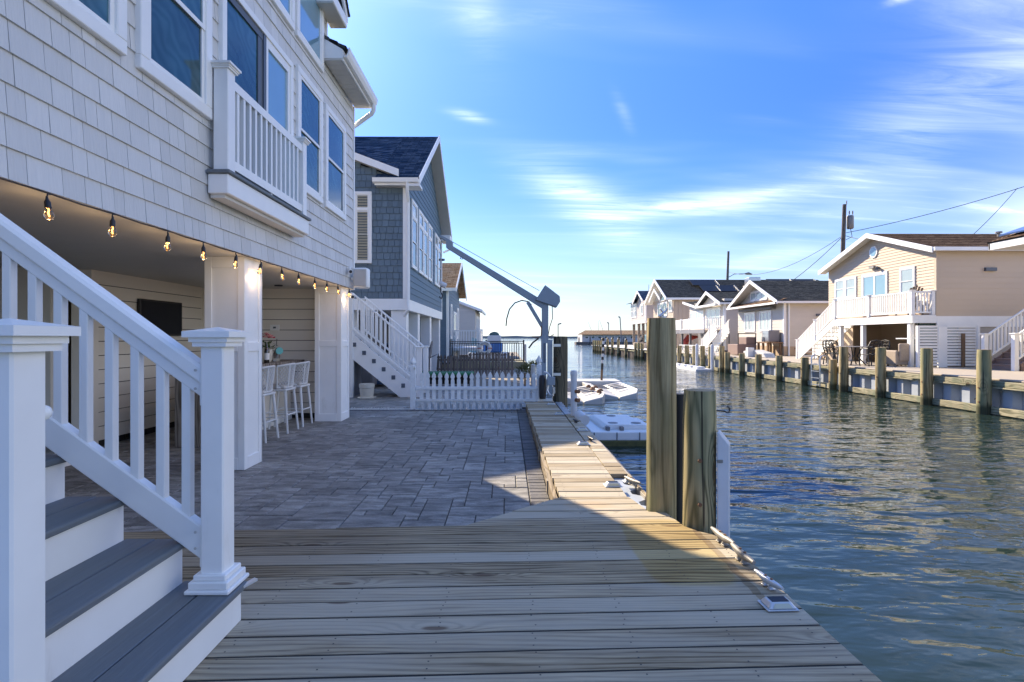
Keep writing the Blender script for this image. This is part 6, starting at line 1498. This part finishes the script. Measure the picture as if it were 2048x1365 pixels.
for (x0, x1, f0, f1) in ((19.6, 22.4, .55, .86), (20.2, 22.0, .22, .54), (22.05, 23.9, .22, .54), (28.0, 30.6, .60, .90), (30.7, 33.2, .60, .90), (30.2, 32.2, .30, .58)):
    a, b_, c_, d_ = (Vector(rp(x0, f0)), Vector(rp(x1, f0)), Vector(rp(x1, f1)), Vector(rp(x0, f1))); o_ = Vector((0, -.12, .2))
    pnl = MB().add([a + o_, b_ + o_, c_ + o_, d_ + o_, a + o_ * 1.25, b_ + o_ * 1.25, c_ + o_ * 1.25, d_ + o_ * 1.25], BF).build('solar_panel', 'solar_panel', b4)
    MB().bar(b_ + o_ * 1.3, c_ + o_ * 1.3, .05, .04).build('frame_edge', 'alu', pnl)
MB().box(25.0, 26.6, 55.6, 57.0, 5.4, 6.75).build('roof_plinth', 'white_siding', b4); MB().box(25.1, 26.3, 55.7, 56.9, 6.76, 7.55).build('roof_condenser', 'alu', b4, bevel=.05)

# ------------------------------------------------------------------ far mauve house on stilts
XF, t0, t1 = 17.0, 66.0, 74.0
b5 = thing('stilt_house', 'pale mauve house on stilts at the canal mouth', 'house', (20, 70, RZ))
MB().box(XF + .02, 28, t0 + .02, t1, 3.4, 5.9).build('wall', 'mauve_siding', b5); siding(b5, TXn(XF), t0, t1, 3.4, 5.9, 'mauve_siding', .25); siding(b5, TYn(t0), XF, 28, 3.4, 5.9, 'mauve_siding', .25, t=.01)
MB().prism([(t0, 5.9), (70.5, 5.9), (68.2, 7.05)], TXn(XF), 0, .04).build('gable_wall', 'mauve_siding', b5)
roof_plane(b5, (XF - .5, t0 - .4, 5.85), (22, t0 - .4, 5.85), (22, 68.2, 7.2), (XF - .5, 68.2, 7.2), 'roof_slate', row=.25); roof_plane(b5, (XF - .5, 71, 5.85), (22, 71, 5.85), (22, 68.2, 7.2), (XF - .5, 68.2, 7.2), 'roof_slate', row=.25)
roof_plane(b5, (XF - .5, t1 + .5, 5.9), (XF - .5, 70, 5.9), (20, 70, 6.5), (20, t1 + .5, 6.5), 'roof_dark', row=.25)
for ya in (t0 - .45, 70.9): MB().bar((XF - .52, ya, 5.75), (XF - .52, 68.2, 7.1), .08, .28, vert=True).build('rake_board', 'white_vinyl', b5)
MB().box(20, 28, 67, 72, 5.9, 7.0).build('upper_wall', 'mauve_siding', b5); MB().box(19.8, 28.2, 66.8, 72.2, 7.0, 7.15).build('flat_roof', 'roof_dark' if False else 'clutter_gray', b5)
MB().box(XF - .1, 28, t0 - .1, t1 + .1, 3.1, 3.4).build('base_band', 'white_vinyl', b5); MB().box(XF - .06, XF + .12, t0 - .06, t0 + .12, 3.4, 5.9).build('corner_board', 'white_vinyl', b5)
window(b5, TXn(XF), 67.2, 68.3, 4.1, 5.5, 'glass_blue', 'cols2', .14, .08)
for k in range(4): window(b5, TXn(XF), 70.6 + k * .8, 71.35 + k * .8, 3.9, 5.75, 'glass_blue', 'double', .12, .08)
for (x, y) in ((17.2, 66.3), (17.2, 68.5), (17.2, 70.7), (17.2, 73.5), (20, 66.3), (23, 66.3)): MB().box(x, x + .3, y, y + .3, RZ, 3.1).build('stilt', 'gray_picket', b5)
MB().tube([(19.5, 69, 6.6), (19.5, 69, 7.9)], .09, 8).build('roof_pipe', 'clutter_gray', b5); MB().tube([(18, 68.4, 7.1), (18, 68.4, 8.0)], .03, 6).build('aerial', 'clutter_gray', b5)
t = thing('rolled_tarp', 'dark rolled tarp on the canal mouth dock', 'tarp', (14.5, 56, RZ)); MB().tube([(13.6, 54.5, .95), (13.8, 55.5, 1.1), (14.2, 57.5, 1.0)], [.12, .25, .14], 10).build('roll', 'dark_void', t, smooth=True); MB().box(13.5, 14.4, 54.6, 57.5, RZ, .75).build('crate', 'tan_siding', t)

# ------------------------------------------------------------------ utility poles, wires, street lamp
def pole(x, y, top, lean, label, transformer):
    t = thing('utility_pole', label, 'utility pole', (x, y, RZ), 'utility poles behind the far houses')
    MB().tube([(x - lean, y, RZ - .05), (x, y, top)], [.17, .12], 10).build('shaft', 'pole_wood', t, smooth=True)
    if transformer:
        MB().lathe([(.17, 0), (.21, .05), (.21, .80), (.17, .87), (.001, .9)], (x + .34, y - .05, top - 1.6), 14).build('transformer', 'cast_metal', t, smooth=True)
        for q in (-.1, .12): MB().lathe([(.05, 0), (.03, .1), (.05, .12), (.03, .24)], (x + .38 + q, y - .05, top - .66), 8).build('insulator', 'clutter_gray', t)
        MB().tube([(x + .06, y, top - .05), (x + .14, y, top + .05), (x + .14, y, top + .25)], .03, 6).build('pin', 'clutter_gray', t)
        MB().tube([(x + .4, y, top - 1.6), (x + .5, y, top - 2.1), (x + .1, y, top - 2.3)], .02, 5).build('lead', 'wire_black', t)
    return t
pole(22.0, 35, 9.95, .35, 'utility pole with a transformer behind the beige house', True)
pole(24.7, 60, 10.9, .4, 'bare leaning utility pole behind the solar roofed house', False)
t = thing('street_lamp', 'street lamp arm on the bare utility pole', 'street lamp', (24.6, 60, 8.3))
MB().tube([(24.5, 59.9, 7.9), (25.3, 59.9, 8.35), (26.6, 59.9, 8.4)], .04, 6).build('arm', 'cast_metal', t, smooth=True); MB().tube([(26.5, 59.9, 8.4), (26.9, 59.9, 8.42), (27.3, 59.9, 8.35)], [.06, .16, .05], 8).build('lamp_head', 'cast_metal', t, smooth=True)
def wire(a, b_, sag, label, r_=.018):
    a, b_ = Vector(a), Vector(b_); pts = [a.lerp(b_, k / 14) - Vector((0, 0, sag * 4 * (k / 14) * (1 - k / 14))) for k in range(15)]
    tag(MB().tube(pts, r_, 4).build('overhead_wire', 'wire_black'), label, 'wire', 'overhead wires')
wire((22, 35, 8.0), (24.7, 60, 8.6), 1.2, 'overhead wire between the two utility poles')
wire((22.1, 35, 8.1), (34.5, 30.5, 11.6), .35, 'overhead wire rising right from the transformer pole')
wire((21.9, 35, 7.9), (18.6, 36.5, 4.6), .2, 'service wire dropping left from the transformer pole to the bungalow')
wire((22.1, 35, 7.9), (20.6, 25.0, 5.3), .15, 'service wire dropping right from the transformer pole to the beige roof')
wire((30.5, 32, 10.2), (26.6, 31, 6.9), .12, 'short service wire slanting down behind the beige roof')

# ------------------------------------------------------------------ marina beyond the canal mouth
mr = thing('marina_building', 'long low white marina building across the water', 'building', (28, 158, WZ))
MB().box(20, 60, 156, 160, -.75, .05).build('quay', 'gray_picket', mr)
MB().box(22, 40, 158, 168, .05, 2.3).build('wall', 'marina_white', mr)
roof_plane(mr, (20.5, 156.8, 2.2), (42, 156.8, 2.2), (42, 162, 3.5), (23.5, 162, 3.5), 'roof_tan', row=.5)
MB().box(42.0, 62, 160, 170, .05, 2.6).build('annexe', 'glass_sky', mr); roof_plane(mr, (41.8, 158.8, 2.6), (62, 158.8, 2.6), (62, 164, 3.5), (41.8, 164, 3.5), 'roof_slate', row=.5)
for k in range(9): window(mr, TYn(158), 22.8 + k * 1.9, 23.9 + k * 1.9, .9, 1.8, 'glass_blue', 'single', .12, .05)
for k in range(6): MB().tube([(20.8 + k * 3.2, 155.8, -1.5), (20.8 + k * 3.2, 155.8, 1.4)], .18, 8).build('quay_post', 'gray_picket', mr)
for (x, y, top, lb) in ((14.2, 150, 5.0, 'slim lamp post standing left of the marina'), (32.5, 155, 7.1, 'tall dark lamp post over the marina roof'), (33.0, 175, 6.0, 'small lamp post behind the marina roof')):
    t = thing('lamp_post', lb, 'lamp post', (x, y, WZ), 'lamp posts around the marina'); MB().tube([(x + (.5 if top > 7 else 0), y, -.8), (x, y, top)], .14, 6).build('shaft', 'clutter_gray', t); MB().tube([(x, y, top), (x + (.9 if top < 6 else -.5), y, top + .25)], .2, 6).build('lamp_head', 'clutter_gray', t)
for (x, dx, h_, lb) in ((29.0, -2.6, 6.6, 'outrigger pole leaning left above the marina'), (29.8, 0, 6.7, 'upright boat mast above the marina'), (32.6, -2.4, 7.0, 'second leaning outrigger pole above the marina')):
    t = thing('boat_mast', lb, 'mast', (x, 176, 1), 'masts behind the marina'); MB().tube([(x, 176, 0), (x + dx, 176, h_)], [.09, .04], 5).build('spar', 'clutter_gray', t)
